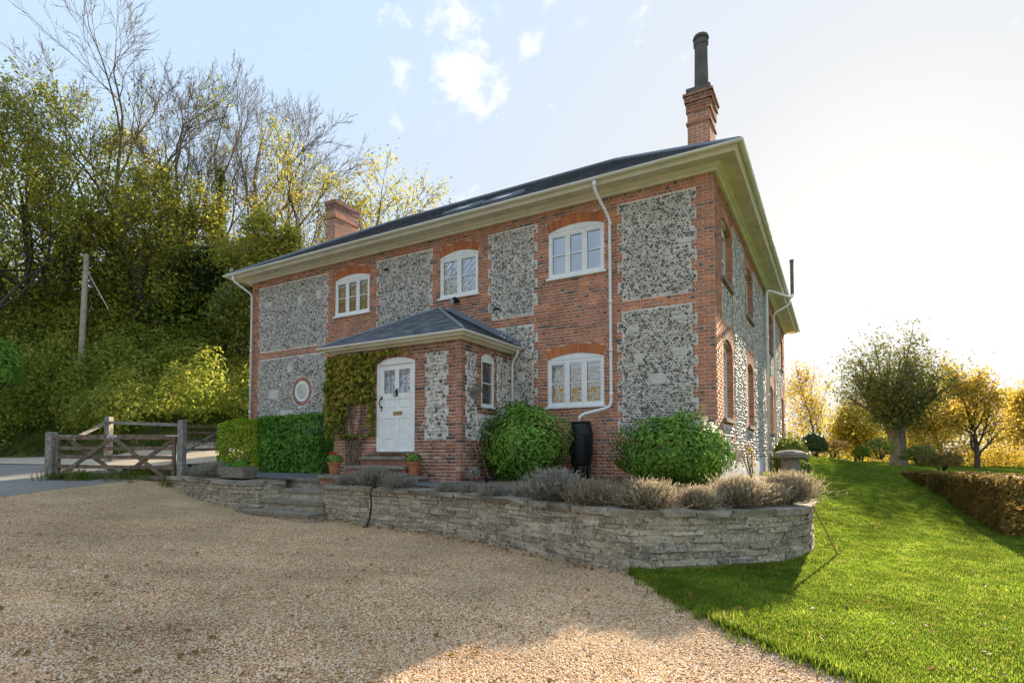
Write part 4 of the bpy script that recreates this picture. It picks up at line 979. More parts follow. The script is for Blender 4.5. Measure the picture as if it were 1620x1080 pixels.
mb.tube([(PX1 + .25, -.16, pe - .03), (PX1 + .25, -.16, pe - .13), (PX1 + .20, -.14, pe - .22), (PX1 + .10, -.11, pe - .32), (PX1 + .07, -.10, pe - .42), (PX1 + .07, -.10, 1.0)], .033, 10); mb.build('downpipe', 'pipe_white', house, smooth=True)
# little corner shelf bracket
mb = MB(); q = (PX1, PY + .33); mb.add([(q[0], q[1] - .0, 2.98), (q[0], q[1] + .42, 2.98), (q[0] + .24, q[1] + .21, 3.0), (q[0], q[1] + .21, 2.72), (q[0], q[1], 3.03), (q[0], q[1] + .42, 3.03), (q[0] + .26, q[1] + .21, 3.04)], [(0, 2, 3), (2, 1, 3), (4, 6, 5), (0, 4, 6, 2), (2, 6, 5, 1), (0, 3, 1)]); mb.build('wall_trough', 'trough_stone', house)

# ------------------------------------------------------------------ terrace wall of separate stones
def stone_mesh(seed, m, chamfer=.10, rough=.05):
    r = random.Random(seed); mb = MB(); V = []; idx = {}
    for sx in (-1, 1):
        for sy in (-1, 1):
            for sz in (-1, 1):
                for ax in range(3):
                    c = [sx * .5, sy * .5, sz * .5]
                    for k in range(3):
                        if k != ax: c[k] *= 1 - 2 * chamfer * r.uniform(.5, 1.3)
                    c[ax] += r.gauss(0, rough)
                    idx[(sx, sy, sz, ax)] = len(V); V.append(c)
    F = []
    for ax in range(3):
        b, c = [(1, 2), (2, 0), (0, 1)][ax]
        for s in (-1, 1):
            q = []
            for (p, t) in ((-1, -1), (1, -1), (1, 1), (-1, 1)):
                k = [0, 0, 0]; k[ax] = s; k[b] = p; k[c] = t; q.append(idx[(*k, ax)])
            F.append(tuple(q) if s > 0 else tuple(reversed(q)))
    for ax in range(3):
        b, c = [(1, 2), (2, 0), (0, 1)][ax]
        for sb in (-1, 1):
            for s2 in (-1, 1):
                k0 = [0, 0, 0]; k0[ax] = -1; k0[b] = sb; k0[c] = s2; k1 = list(k0); k1[ax] = 1
                q = (idx[(*k0, b)], idx[(*k1, b)], idx[(*k1, c)], idx[(*k0, c)]); F.append(q if sb * s2 < 0 else tuple(reversed(q)))
    for sx in (-1, 1):
        for sy in (-1, 1):
            for sz in (-1, 1):
                q = (idx[(sx, sy, sz, 0)], idx[(sx, sy, sz, 1)], idx[(sx, sy, sz, 2)]); F.append(q if sx * sy * sz > 0 else tuple(reversed(q)))
    mb.add(V, F, .2 + .65 * r.random()); return mb.mesh('stone', m)
SV = [stone_mesh(i, 'wall_stone', .10, .07) for i in range(40)]; CV = [stone_mesh(100 + i, 'coping', .07, .05) for i in range(16)]
def stone_wall(path, ztop, parent, thick=.34, hide=None, seed=0):
    """path runs with the face on its left hand side."""
    r = random.Random(seed); P, T_ = resample(path, .05); L = T_[-1]
    X = lambda t: np.array([np.interp(t, T_, P[:, 0]), np.interp(t, T_, P[:, 1])])
    def frame(t):
        a, b = X(max(0, t - .08)), X(min(L, t + .08)); d = (b - a) / np.linalg.norm(b - a); return d, np.array([-d[1], d[0]])
    # core
    mb = MB(); V = []; n = int(L / .15)
    for i in range(n + 1):
        t = L * i / n; p = X(t); d, nn = frame(t); z0 = zg1(*p) - .15; z1 = ztop(t / L) - .05
        for (o, z) in ((.02, z0), (.02, z1), (-thick + .02, z1), (-thick + .02, z0)):
            q = p - nn * 0 + nn * (-o if False else o - .042); V.append((q[0], q[1], z))
    mb.add(V, [(i * 4 + k, i * 4 + 4 + k, i * 4 + 4 + k + 1, i * 4 + k + 1) for i in range(n) for k in range(3)] + [(0, 1, 2, 3), (n * 4 + 3, n * 4 + 2, n * 4 + 1, n * 4)]); mb.build('wall_core', 'wall_mortar', parent)
    # courses
    frac = [0]; hs = []
    zb0 = min(zg1(*X(t)) for t in np.linspace(0, L, 20)); H = .80
    while frac[-1] < 1: h = r.uniform(.07, .145) / H; frac.append(min(1, frac[-1] + h))
    if frac[-1] - frac[-2] < .08: frac.pop(-2)
    for c in range(len(frac) - 1):
        t = -r.uniform(0, .2)
        while t < L:
            ln = r.uniform(.20, .62); a, b = max(t, 0), min(t + ln, L); t += ln
            if b - a < .08: continue
            tm = (a + b) / 2; p = X(tm); d, nn = frame(tm); zb = zg1(*p) - .03; zt = ztop(tm / L) - .075
            if hide and hide(tm / L): continue
            z0 = zb + (zt - zb) * frac[c]; z1 = zb + (zt - zb) * frac[c + 1]
            if z1 - z0 < .035: continue
            # chord correction on curves
            pa, pb = X(a), X(b); ch = np.linalg.norm(pb - pa); mid = (pa + pb) / 2; sag = (p - mid) @ nn; dep = .12
            dd = (pb - pa) / ch; off = sag * .6 - dep / 2 + r.uniform(-.016, .026)
            o = link('stone', SV[r.randrange(len(SV))], parent, loc=(mid[0] + nn[0] * off, mid[1] + nn[1] * off, (z0 + z1) / 2))
            o.scale = (ch - .014, dep, z1 - z0 - .012); o.rotation_euler = (r.gauss(0, .015), r.gauss(0, .012), atan2(dd[1], dd[0]))
    t = 0
    while t < L - .05:
        ln = min(r.uniform(.42, .85), L - t); tm = t + ln / 2
        if not (hide and hide(tm / L)):
            pa, pb = X(t), X(t + ln); ch = np.linalg.norm(pb - pa); mid = (pa + pb) / 2; d = (pb - pa) / ch; nn = np.array([-d[1], d[0]]); sag = (X(tm) - mid) @ nn
            o = link('coping_stone', CV[r.randrange(len(CV))], parent, loc=(*(mid + nn * (sag * .5 - .135 + r.uniform(-.015, .015))), ztop(tm / L) - .045 + r.uniform(-.010, .012)))
            o.scale = (ch - .018, .38 + r.uniform(-.03, .04), .095 + r.uniform(-.01, .015)); o.rotation_euler = (r.gauss(0, .02), r.gauss(0, .01), atan2(d[1], d[0]))
        t += ln
tw = thing('terrace_wall', 'long curved dry stone retaining wall with flat coping under the lavender', 'wall', (-1.0, -4.3, 0))
WR = WALL_R[::-1]      # from the steps to the right hand end, face towards the drive on the right -> mirror
def flip(P): return P[::-1]
zr_top = lambda s: .775 + .125 * s ** 1.3
stone_wall(WALL_R[14:], lambda s: (.74 + .06 * min(1, s / .35) if s < .35 else .80 + .11 * (s - .35) / .65), tw, seed=3)
lw_ = thing('stone_wall', 'short low stone wall running from the steps to the wooden gate', 'wall', (-11.5, -4.0, .3))
stone_wall(WALL_L, lambda s: .93 + .06 * s, lw_, seed=5)

# garden steps
gs = thing('garden_steps', 'three worn stone steps rising from the gravel through the wall', 'steps', (-8.5, -3.9, .15))
for i, (xa_, xb_, ya_, yb_, z0, z1) in enumerate([(-9.75, -7.3, -4.22, -3.62, .05, .31), (-9.55, -7.35, -3.80, -3.25, .1, .53), (-9.5, -7.35, -3.46, -2.9, .2, .75), (-9.5, -7.35, -3.12, -2.3, .4, .972)]):
    me = stone_mesh(300 + i, 'step_stone', .035, .012); o = link('tread', me, gs, loc=((xa_ + xb_) / 2, (ya_ + yb_) / 2, z1 - .035)); o.scale = (xb_ - xa_, yb_ - ya_, .08)
    me = stone_mesh(320 + i, 'wall_stone', .03, .012); o = link('riser', me, gs, loc=((xa_ + xb_) / 2, (ya_ + yb_) / 2 + .03, (z0 + z1 - .06) / 2)); o.scale = (xb_ - xa_ - .03, yb_ - ya_ - .04, z1 - z0 - .03)
ds = thing('door_steps', 'stone steps with rounded edges up to the white front door', 'steps', (-6.8, -2.6, .95))
for i, (xa_, xb_, dep, z0, z1) in enumerate([(-8.2, -5.7, .95, .85, 1.08), (-7.7, -5.95, .62, 1.06, 1.30), (-7.55, -6.05, .34, 1.28, 1.50)]):
    me = stone_mesh(340 + i, 'step_stone', .04, .012); o = link('tread', me, ds, loc=((xa_ + xb_) / 2, PY - dep / 2 - .01, z1 - .035)); o.scale = (xb_ - xa_, dep, .07)
    mb = MB(); mb.box(xa_ + .03, xb_ - .03, PY - dep + .03, PY - .012, z0, z1 - .066, .3); mb.build('riser', 'brick_porch', ds)

# ------------------------------------------------------------------ foliage helpers
def leaf_mesh(name, C, size, m, up=.3, seed=0, vmean=None, N=None, aspect=.55, vs=.2):
    r = np.random.default_rng(seed); n = len(C)
    nr_ = r.normal(0, 1, (n, 3)); nr_[:, 2] += up
    if N is not None: nr_ = nr_ * .55 + N * 1.1
    nr_ /= np.linalg.norm(nr_, axis=1)[:, None] + 1e-9
    t = r.normal(0, 1, (n, 3)); t -= nr_ * np.sum(t * nr_, 1)[:, None]; t /= np.linalg.norm(t, axis=1)[:, None] + 1e-9; b = np.cross(nr_, t)
    s = (size * r.uniform(.45, 1.45, n))[:, None]; V = np.empty((n, 4, 3))
    V[:, 0] = C - t * s * .5; V[:, 1] = C + b * s * .5 * aspect + nr_ * s * .08; V[:, 2] = C + t * s * .5; V[:, 3] = C - b * s * .5 * aspect + nr_ * s * .08
    A = np.clip((vmean if vmean is not None else .5) + r.normal(0, vs, n), 0, 1)
    return np_mesh(name, V.reshape(-1, 3), np.arange(n * 4).reshape(n, 4), A, m)
def lump(P, seed, sc_=1.0):
    r = np.random.default_rng(seed); out = np.zeros(len(P))
    for i in range(7):
        k = r.normal(0, 1, 3) * sc_ * (1 + i * .45); out += np.sin(P @ k + r.uniform(0, 6.3)) / (1 + i * .4)
    return out / 3.2
def bush_points(n, c, rad, seed, depth=.28, lumpy=.14, low=.35, sc_=2.2):
    r = np.random.default_rng(seed); d = r.normal(0, 1, (n, 3)); d /= np.linalg.norm(d, axis=1)[:, None]
    d[:, 2] = np.where(d[:, 2] < -low, -d[:, 2], d[:, 2])
    rr = (1 - depth * r.random(n) ** 1.8 + np.where(r.random(n) < .07, r.uniform(0, .13, n), 0)) * (1 + lumpy * lump(d, seed, sc_) + .06 * lump(d, seed + 1, sc_ * 3.5))
    return np.array(c) + d * rr[:, None] * np.array(rad), d
def bush(name, label, cat, c, rad, n, size, m, seed, group=None, stems=True, **k):
    base = (c[0], c[1], c[2] - rad[2] * .55); t = thing(name, label, cat, base, group)
    C, d = bush_points(n, c, rad, seed, **k)
    if stems:
        q = np.random.default_rng(seed + 9); ns = 46; i0 = q.integers(0, n, ns); dv = d[i0] + np.array([0, 0, .35]); t_ = np.linspace(0, 1, 9)[None, :, None]; sh = C[i0][:, None] + dv[:, None] * t_ * (q.uniform(.08, .26, ns) * min(1, max(rad)))[:, None, None] + q.normal(0, size * .22, (ns, 9, 3)); C = np.vstack([C, sh.reshape(-1, 3)]); d = np.vstack([d, np.repeat(d[i0], 9, 0)])
    link('foliage', leaf_mesh('foliage', C, size, m, .3, seed, N=d, vmean=.5 + .25 * lump(d, seed + 5, 3.0)), t)
    if stems:
        r = random.Random(seed); mb = MB(); b = Vector(base) - Vector((0, 0, .1))
        for i in range(12):
            a = r.uniform(0, 6.28); e = Vector(c) + Vector((cos(a) * rad[0] * .75, sin(a) * rad[1] * .75, rad[2] * r.uniform(-.1, .7))); mid = b.lerp(e, .5) + Vector((0, 0, .12)); mb.tube([b + Vector((cos(a) * .08, sin(a) * .08, 0)), mid, e], [.022, .014, .006], 5)
        mb.build('stems', 'bark', t)
    return t

# branching trees -------------------------------------------------
def grow(base, height, seed, levels=4, lean=(0, 0), spread=.9, trunk_r=.22, first=.35, nchild=(5, 5, 4, 3), upbias=.35, wig=.12, ratio=(.55, .55, .5, .5), trunk_end=.95):
    r = random.Random(seed); polys = []; tips = []
    def br(p, d, L, rad, lev):
        ns = 7 if lev == 0 else (5 if lev == 1 else (4 if lev == 2 else 3)); pts = [p.copy()]; rs = [rad]; dirs = [d.copy()]
        for i in range(ns):
            w = wig * (.5 if lev == 0 else 1.2)
            d = (d + Vector((r.gauss(0, w), r.gauss(0, w), r.gauss(0, w) + (upbias * .18 if lev else .05)))).normalized()
            p = p + d * (L / ns); pts.append(p.copy()); rs.append(rad * (1 - .82 * (i + 1) / ns) if lev else rad * (1 - .72 * (i + 1) / ns)); dirs.append(d.copy())
        polys.append((pts, rs, lev))
        if lev >= levels: tips.append((pts[-1], d)); tips.append((pts[-2], d)); return
        n = nchild[min(lev, len(nchild) - 1)] + r.randint(0, 1); f0 = first if lev == 0 else .25
        for k in range(n):
            t = f0 + (1 - f0) * (k + r.uniform(.1, .9)) / n; x = t * ns; i = min(ns - 1, int(x)); q = pts[i].lerp(pts[i + 1], x - i); dd = dirs[i + 1]
            a = r.uniform(0, 6.28) if lev else k * 2.4 + r.uniform(-.5, .5); o = dd.orthogonal().normalized(); o = Matrix.Rotation(a, 3, dd) @ o
            sp = spread * r.uniform(.65, 1.2); nd = (dd * cos(sp) + o * sin(sp) + Vector((0, 0, upbias * .5))).normalized()
            LL = L * ratio[min(lev, len(ratio) - 1)] * (1.15 - .55 * t) * r.uniform(.75, 1.2); br(q, nd, LL, max(.006, rs[i] * .62), lev + 1)
        br(pts[-1], d, L * .35, rs[-1], lev + 1)
    br(Vector(base), Vector((lean[0], lean[1], 1)).normalized(), height * trunk_end * .72, trunk_r, 0)
    return polys, tips
def wood_mesh(polys, m, minr=0.004):
    mb = MB()
    for (pts, rs, lev) in polys: mb.tube(pts, [max(minr, x) for x in rs], 8 if lev == 0 else (5 if lev == 1 else 3), cap=False)
    return mb.mesh('trunk', m, True)
def tip_leaves(tips, per, rad, seed, keep=None):
    r = np.random.default_rng(seed); T = np.array([tuple(t[0]) for t in tips])
    if keep is not None: T = T[keep(T)]
    if not len(T): return np.zeros((0, 3))
    return (T[:, None] + r.normal(0, rad, (len(T), per, 3))).reshape(-1, 3)
def tree(name, label, base, height, seed, leaf=None, per=0, lrad=.4, lsize=.16, bark='bark', group=None, keep=None, vmean=.5, cat='tree', minr=.006, **k):
    base = (float(base[0]), float(base[1]), float(base[2])); t = thing(name, label, cat, base, group); polys, tips = grow(base, height, seed, **k)
    link('trunk', wood_mesh(polys, bark, minr), t)
    if leaf and per:
        C = tip_leaves(tips, per, lrad, seed, keep)
        if len(C): link('crown', leaf_mesh('crown', C, lsize, leaf, .2, seed, vmean=vmean + .22 * lump(C, seed, .5), aspect=.7), t)
    return t, tips, polys
def ground_at(px, d):
    p = at_depth(px, 700, d); return np.array([p[0], p[1], zg1(p[0], p[1]) - .1])
def tree_at(px, d, top, *a, **k):
    b = ground_at(px, d); zt = 1.55 + (718.5 - top) / FPX * d; return b, max(3, zt - b[2])

# ------------------------------------------------------------------ shrubs by the house
bush('shrub', 'rounded glossy green shrub between the porch and the water butt', 'shrub', (-3.98, -1.05, 1.72), (1.0, .78, .90), 9500, .082, 'leaf_green', 11, lumpy=.3, low=.9)
bush('shrub', 'rounded green shrub at the corner of the house right of the water butt', 'shrub', (-.66, -.98, 1.56), (1.10, .85, .70), 9500, .078, 'leaf_green', 12, lumpy=.3, low=.9)
# clipped hedge
def hedge_points(n, x0, x1, y0, y1, z0, z1, seed, depth=.16, rnd=.42):
    r = np.random.default_rng(seed); A = [(x1 - x0) * (z1 - z0)] * 2 + [(y1 - y0) * (z1 - z0)] * 2 + [(x1 - x0) * (y1 - y0)]; A = np.array(A); f = r.choice(5, n, p=A / A.sum())
    u, v = r.random(n), r.random(n); P = np.empty((n, 3)); N = np.zeros((n, 3)); q = depth * r.random(n) ** 2
    x = x0 + u * (x1 - x0); y = y0 + u * (y1 - y0); z = z0 + v * (z1 - z0)
    for k in range(5):
        m = f == k
        if k == 0: P[m] = np.stack([x[m], y0 + q[m], z[m]], 1); N[m] = (0, -1, 0)
        if k == 1: P[m] = np.stack([x[m], y1 - q[m], z[m]], 1); N[m] = (0, 1, 0)
        if k == 2: P[m] = np.stack([x0 + q[m], y[m], z[m]], 1); N[m] = (-1, 0, 0)
        if k == 3: P[m] = np.stack([x1 - q[m], y[m], z[m]], 1); N[m] = (1, 0, 0)
        if k == 4: P[m] = np.stack([x[m], (y0 + v * (y1 - y0))[m], z1 - q[m]], 1); N[m] = (0, 0, 1)
    c = np.array([(x0 + x1) / 2, (y0 + y1) / 2, z0]); P = P + N * (.09 * lump(P, seed, 2.4) + .05 * lump(P, seed + 2, 8))[:, None]
    # round the shoulders
    h = np.array([(x1 - x0) / 2, (y1 - y0) / 2]); e = np.maximum(0, np.abs(P[:, :2] - c[:2]) / h - .75) * 2; P[:, 2] -= rnd * np.maximum(e[:, 0], e[:, 1]) ** 2 * np.clip((P[:, 2] - z0) / (z1 - z0), 0, 1)
    return P, N
for (nm, lab, x0_, x1_, y0_, y1_, z1_, n_, m_, sd_) in (('clipped_hedge', 'clipped dark green hedge under the round window', -12.55, -9.85, -1.75, -.35, 2.70, 10500, 'leaf_hedge', 21), ('sunlit_hedge_end', 'bright yellow green left end of the dark hedge, sunlight painted into its leaves', -14.25, -12.4, -1.85, -.5, 2.58, 7500, 'leaf_hedge_sunlit', 22)):  # second entry is the hedge's sunlit end, its light put into the leaf colour
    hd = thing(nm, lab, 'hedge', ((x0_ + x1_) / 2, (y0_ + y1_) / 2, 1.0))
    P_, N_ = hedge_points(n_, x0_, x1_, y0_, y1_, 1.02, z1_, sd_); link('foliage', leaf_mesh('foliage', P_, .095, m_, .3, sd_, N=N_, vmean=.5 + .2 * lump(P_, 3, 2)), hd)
    mb = MB(); x = x0_ + .3
    while x < x1_ - .2: mb.tube([(x, -1.0 + random.uniform(-.2, .2), .9), (x + random.uniform(-.1, .1), -1.0 + random.uniform(-.3, .3), 2.3)], [.03, .012], 5); x += .27
    mb.build('stems', 'bark', hd)
# climber on the porch
cl = thing('climbing_plant', 'yellow and green climbing plant covering the porch wall left of the door', 'climber', (-8.1, PY - .1, 1.0))
r = np.random.default_rng(31); n = 5200; u = r.uniform(-8.95, -7.35, n); w = r.uniform(1.95, 3.98, n)
dens = .62 + .5 * lump(np.stack([u, w, w * 0], 1), 4, 2.6) + .35 * (w > 3.3) - .9 * ((np.abs(u + 7.9) < .42) & (np.abs(w - 2.42) < .38)) - .3 * (w < 2.2)
k = r.random(n) < dens; u, w = u[k], w[k]
nn = r.uniform(.02, .16, len(u)) + .08 * lump(np.stack([u, w, w * 0], 1), 8, 3.0)
C = np.stack([u, PY - np.clip(nn, .015, .4), w], 1)
u2 = r.uniform(-7.5, -6.15, 420); w2 = 3.86 + .14 * r.random(420) - .22 * np.clip((-7.0 - u2), 0, .5) + (u2 < -7.2) * -.08; C = np.vstack([C, np.stack([u2, PY - r.uniform(.02, .12, 420), w2], 1)[r.random(420) < np.clip(.9 + (-7.15 - u2) * 1.8, .05, 1)]])
C = np.vstack([C, np.stack([np.full(260, PX0 - .05) - r.uniform(0, .12, 260), r.uniform(PY, PY + .5, 260), r.uniform(2.0, 3.95, 260)], 1)])
link('foliage', leaf_mesh('foliage', C, .10, 'leaf_ivy', .1, 31, N=np.tile([0, -1, .3], (len(C), 1)), vmean=.54 + .3 * lump(C, 12, 2.0), aspect=.85, vs=.22), cl)
mb = MB()
for i in range(16):
    x = -8.0 + random.uniform(-.25, .25); e = random.uniform(-8.8, -7.4); mb.tube([(x, PY - .04, .98), (x + (e - x) * .3, PY - .05, 1.9), (x + (e - x) * .7, PY - .035, 2.6 + random.uniform(-.2, .3)), (e, PY - .03, 3.6 + random.uniform(-.3, .3))], [.014, .011, .008, .004], 5)
mb.build('stems', 'wood_brown', cl)

# lavender along the wall: wiry grey stems
def lavender_mesh(seed, n=1500):
    r = np.random.default_rng(seed); a = r.uniform(0, 2 * pi, n); sp = np.clip(np.abs(r.normal(0, .62, n)), 0, 1.45); d = np.stack([np.cos(a) * np.sin(sp), np.sin(a) * np.sin(sp), np.cos(sp)], 1)
    b = np.stack([r.normal(0, .10, n), r.normal(0, .10, n), r.uniform(0, .08, n)], 1); L = r.uniform(.22, .40, n); mid = b + d * (L * .55)[:, None]; d2 = d + r.normal(0, .35, (n, 3)) + np.array([0, 0, .25]); d2 /= np.linalg.norm(d2, axis=1)[:, None]; tip = mid + d2 * (L * .45)[:, None]
    side = np.cross(d, r.normal(0, 1, (n, 3))); side /= np.linalg.norm(side, axis=1)[:, None]; w = r.uniform(.002, .004, n)[:, None]
    V = np.empty((n, 6, 3)); V[:, 0] = b - side * w * .5; V[:, 1] = b + side * w * .5; V[:, 2] = mid + side * w; V[:, 3] = mid - side * w; V[:, 4] = tip + side * w * .8; V[:, 5] = tip - side * w * .8
    F = (np.arange(n)[:, None, None] * 6 + np.array([(0, 1, 2, 3), (3, 2, 4, 5)])[None]).reshape(-1, 4)
    A = np.stack([np.clip(r.normal(.2, .12, n), 0, 1), np.clip(r.normal(.45, .2, n), 0, 1)], 1).ravel()
    # short needle leaves round the outer half of each stem
    k = 3; t = r.uniform(.25, 1.0, (n, k, 1)); C = (mid[:, None] * (1 - t) + tip[:, None] * t + r.normal(0, .010, (n, k, 3))).reshape(-1, 3); m = len(C)
    dd = np.repeat(d2, k, 0) + r.normal(0, .55, (m, 3)); dd /= np.linalg.norm(dd, axis=1)[:, None]; s2 = np.cross(dd, r.normal(0, 1, (m, 3))); s2 /= np.linalg.norm(s2, axis=1)[:, None]; ll = r.uniform(.02, .05, m)[:, None]; ww = r.uniform(.002, .005, m)[:, None]
    V2 = np.empty((m, 4, 3)); V2[:, 0] = C - dd * ll * .5; V2[:, 1] = C + s2 * ww; V2[:, 2] = C + dd * ll * .5; V2[:, 3] = C - s2 * ww
    F2 = np.arange(m * 4).reshape(m, 4) + n * 6; A2 = np.clip(r.normal(.68, .22, m), 0, 1)
    return np_mesh('stems', np.vstack([V.reshape(-1, 3), V2.reshape(-1, 3)]), np.vstack([F, F2]), np.concatenate([A, A2]), 'lavender')
LV = [lavender_mesh(s) for s in (1, 2, 3, 4)]
LS = [lavender_mesh(s) for s in (5, 6, 7)]
for m_ in LS: m_.materials[0] = MATS['lavender_straw']
lav = [(-7.0, -3.35, 1.05, 'large grey lavender clump beside the garden steps'), (-6.35, -3.25, 1.35, 'grey lavender clump second from the garden steps'), (-5.55, -3.38, 1.15, 'brown based lavender clump below the right door pot'),
       (-4.25, -3.50, .95, 'grey lavender clump in front of the bare porch corner'), (-3.70, -3.58, .8, 'low silvery lavender clump in front of the left round shrub'), (-3.05, -3.80, .95, 'low lavender clump in front of the water butt gap'), (-2.45, -3.78, .75, 'small lavender clump left of the tallest one'),
       (-1.75, -4.08, 1.6, 'tallest silvery lavender bush in front of the water butt'), (-.98, -4.42, 1.25, 'straw coloured lavender bush right of the tallest one'), (-.20, -4.38, 1.45, 'brown lavender bush in front of the right round shrub'), (.42, -3.95, 1.0, 'straw brown lavender bush in the middle of the wall end'),
       (.88, -3.42, 1.3, 'brown lavender bush third from the wall end'), (1.22, -2.88, 1.05, 'brown lavender bush next to the wall end'), (1.46, -2.25, 1.4, 'dark brown lavender bush overhanging the right end of the wall'), (-11.9, -3.4, 1.2, 'grey lavender clump left of the stone trough'), (-12.7, -3.2, 1.1, 'grey lavender clump beside the latch post'), (-11.2, -3.45, .8, 'low silvery lavender beside the stone trough'),
       (-13.6, -3.4, 1.0, 'grey lavender clump behind the wooden gate'), (-6.9, -2.95, .9, 'small lavender clump between the door pots')]
for i, (x, y, s, lab) in enumerate(lav):
    o = link('lavender', (LS[i % 3] if 8 <= i <= 13 else LV[i % 4]), None, loc=(x, y, zt1(x, y) - .02)); o.rotation_euler = (0, 0, i * 1.7); o.scale = (s * (1.0 if i % 2 else .86), s * .9, s * (.86 if i % 3 else .74)); tag(o, lab, 'lavender', 'lavender along the terrace wall')
# bed plants by the house side
bush('yellow_shrub', 'pale yellow green shrub against the far side wall behind the staddle stone', 'shrub', (.75, 9.6, 1.35), (.55, 1.2, .75), 3000, .12, 'leaf_olive', 41)
rp = thing('rose', 'thin bare rose with a yellow flower against the whitewashed wall', 'plant', (.45, 1.6, .9)); mb = MB(); rc = []
for i in range(7):
    a = random.uniform(-.5, .5); p = [(.45, 1.6, .85), (.4 + a * .1, 1.6 + a * .4, 1.25), (.32 + a * .15, 1.6 + a * .9, 1.75 + random.uniform(-.3, .25))]; mb.tube(p, [.012, .009, .004], 5); rc += [np.array(p[1]) * (1 - t) + np.array(p[2]) * t + np.random.default_rng(i).normal(0, .07, 3) for t in np.linspace(0, 1, 16)]
mb.build('stems', 'wood_brown', rp); link('foliage', leaf_mesh('foliage', np.array(rc), .075, 'leaf_beech', .2, 42), rp); mb = MB(); mb.lathe([(.005, 0), (.035, .01), (.045, .04), (.03, .06), (.01, .05)], (.42, 1.42, 1.62), 10); mb.build('flower', 'petal_yellow', rp)

# ------------------------------------------------------------------ garden objects
# water butt
wb = thing('water_butt', 'black ribbed plastic water butt on its stand below the downpipe', 'water butt', (-2.83, -.46, .97)); c = (-2.83, -.46, 1.30)
mb = MB(); mb.lathe([(.20, .0), (.235, .06), (.27, .3), (.272, .33), (.268, .335), (.278, .5), (.28, .53), (.274, .535), (.275, .7), (.27, .72), (.262, .725), (.245, .86), (.215, .93), (.21, .95)], c, 28); mb.build('barrel', 'black_plastic', wb, smooth=False)
mb = MB(); mb.lathe([(.225, .94), (.23, .965), (.20, .985), (.05, .99)], c, 28); mb.build('lid', 'black_plastic', wb)
mb = MB(); mb.lathe([(.23, .28), (.20, .335), (.19, .335)], (c[0], c[1], .97), 20)
for k in range(6):
    t = k * pi / 3 + .3; mb.bar((c[0] + .22 * cos(t), c[1] + .22 * sin(t), .96), (c[0] + .2 * cos(t), c[1] + .2 * sin(t), 1.30), .11, .03)
mb.build('stand', 'black_plastic', wb); mb = MB(); mb.tube([(c[0] - .02, c[1] - .25, 1.40), (c[0] - .02, c[1] - .33, 1.40), (c[0] - .02, c[1] - .34, 1.36)], .015, 8); mb.build('tap', 'black_plastic', wb)
# pots
def pot(x, y, z, label, petal, seed):
    t = thing('flower_pot', label, 'flower pot', (x, y, z)); mb = MB(); mb.lathe([(.10, 0), (.135, .24), (.155, .245), (.155, .29), (.135, .29), (.13, .25), (.02, .25)], (x, y, z), 20); mb.build('pot', 'terracotta', t)
    C, d = bush_points(330, (x, y, z + .34), (.19, .19, .13), seed); link('foliage', leaf_mesh('foliage', C, .06, 'leaf_green', .4, seed, N=d), t)
    rr = random.Random(seed); mb = MB()
    for i in range(7):
        a = rr.uniform(0, 6.28); rd = rr.uniform(.04, .18); mb.lathe([(.006, -.02), (.028, 0), (.03, .02), (.01, .03)], (x + rd * cos(a), y + rd * sin(a), z + .43 + rr.uniform(-.03, .07)), 8)
    mb.build('flowers', petal, t)
pot(-8.02, -2.86, 1.085, 'terracotta pot of red geraniums left of the door steps', 'petal_red', 51)
pot(-5.86, -2.60, 1.10, 'terracotta pot of small pink flowers right of the door', 'petal_pink', 52)
# stone trough planter
tr = thing('stone_trough', 'weathered stone trough planted with green herbs beside the steps', 'planter', (-10.6, -3.55, .98)); mb = MB()
a_ = radians(8); X_ = lambda u, v, z: (-10.6 + u * cos(a_) - v * sin(a_), -3.55 + u * sin(a_) + v * cos(a_), z)
zb = .985
for (p0, p1, zz) in ((.33, .36, 0),):
    lo = [(-.36, -.20), (.36, -.20), (.36, .20), (-.36, .20)]; hi = [(-.43, -.25), (.43, -.25), (.43, .25), (-.43, .25)]; inn = [(-.35, -.18), (.35, -.18), (.35, .18), (-.35, .18)]
    J = lambda: random.gauss(0, .008)
    V = [X_(u + J(), v + J(), zb) for (u, v) in lo] + [X_(u + J(), v + J(), zb + .26 + J()) for (u, v) in hi] + [X_(u, v, zb + .26) for (u, v) in inn] + [X_(u, v, zb + .17) for (u, v) in inn]
    F = [(3, 2, 1, 0)] + [(i, (i + 1) % 4, 4 + (i + 1) % 4, 4 + i) for i in range(4)] + [(4 + i, 4 + (i + 1) % 4, 8 + (i + 1) % 4, 8 + i) for i in range(4)] + [(8 + i, 8 + (i + 1) % 4, 12 + (i + 1) % 4, 12 + i) for i in range(4)] + [(12, 13, 14, 15)]
    mb.add(V, F)
mb.build('trough', 'trough_stone', tr); C, d = bush_points(700, X_(0, 0, zb + .24), (.36, .17, .16), 61); link('foliage', leaf_mesh('foliage', C, .06, 'leaf_hedge', .6, 61, N=d, aspect=.3), tr)
# small silvery plant and black pot at the porch corner
bush('silver_plant', 'small silvery ball shaped plant at the foot of the porch corner', 'plant', (-4.55, -2.2, 1.12), (.16, .16, .17), 500, .045, 'lavender', 62, stems=False)
o = MB().lathe([(.09, 0), (.13, .10), (.14, .10), (.14, .12), (.12, .12), (.11, .08), (.02, .08)], (-4.25, -2.0, .93), 16).build('plant_pot', 'black_plastic'); tag(o, 'low black plastic pot beside the porch wall', 'plant pot')
o = MB().tube([(-4.42, -1.75, .95), (-4.5, -1.95, 1.5), (-4.62, -2.0, 1.9), (-4.7, -2.05, 2.3)], [.012, .010, .008, .005], 6).build('bare_climber', 'wood_brown'); tag(o, 'thin bare brown climber leaning on the porch side', 'plant')
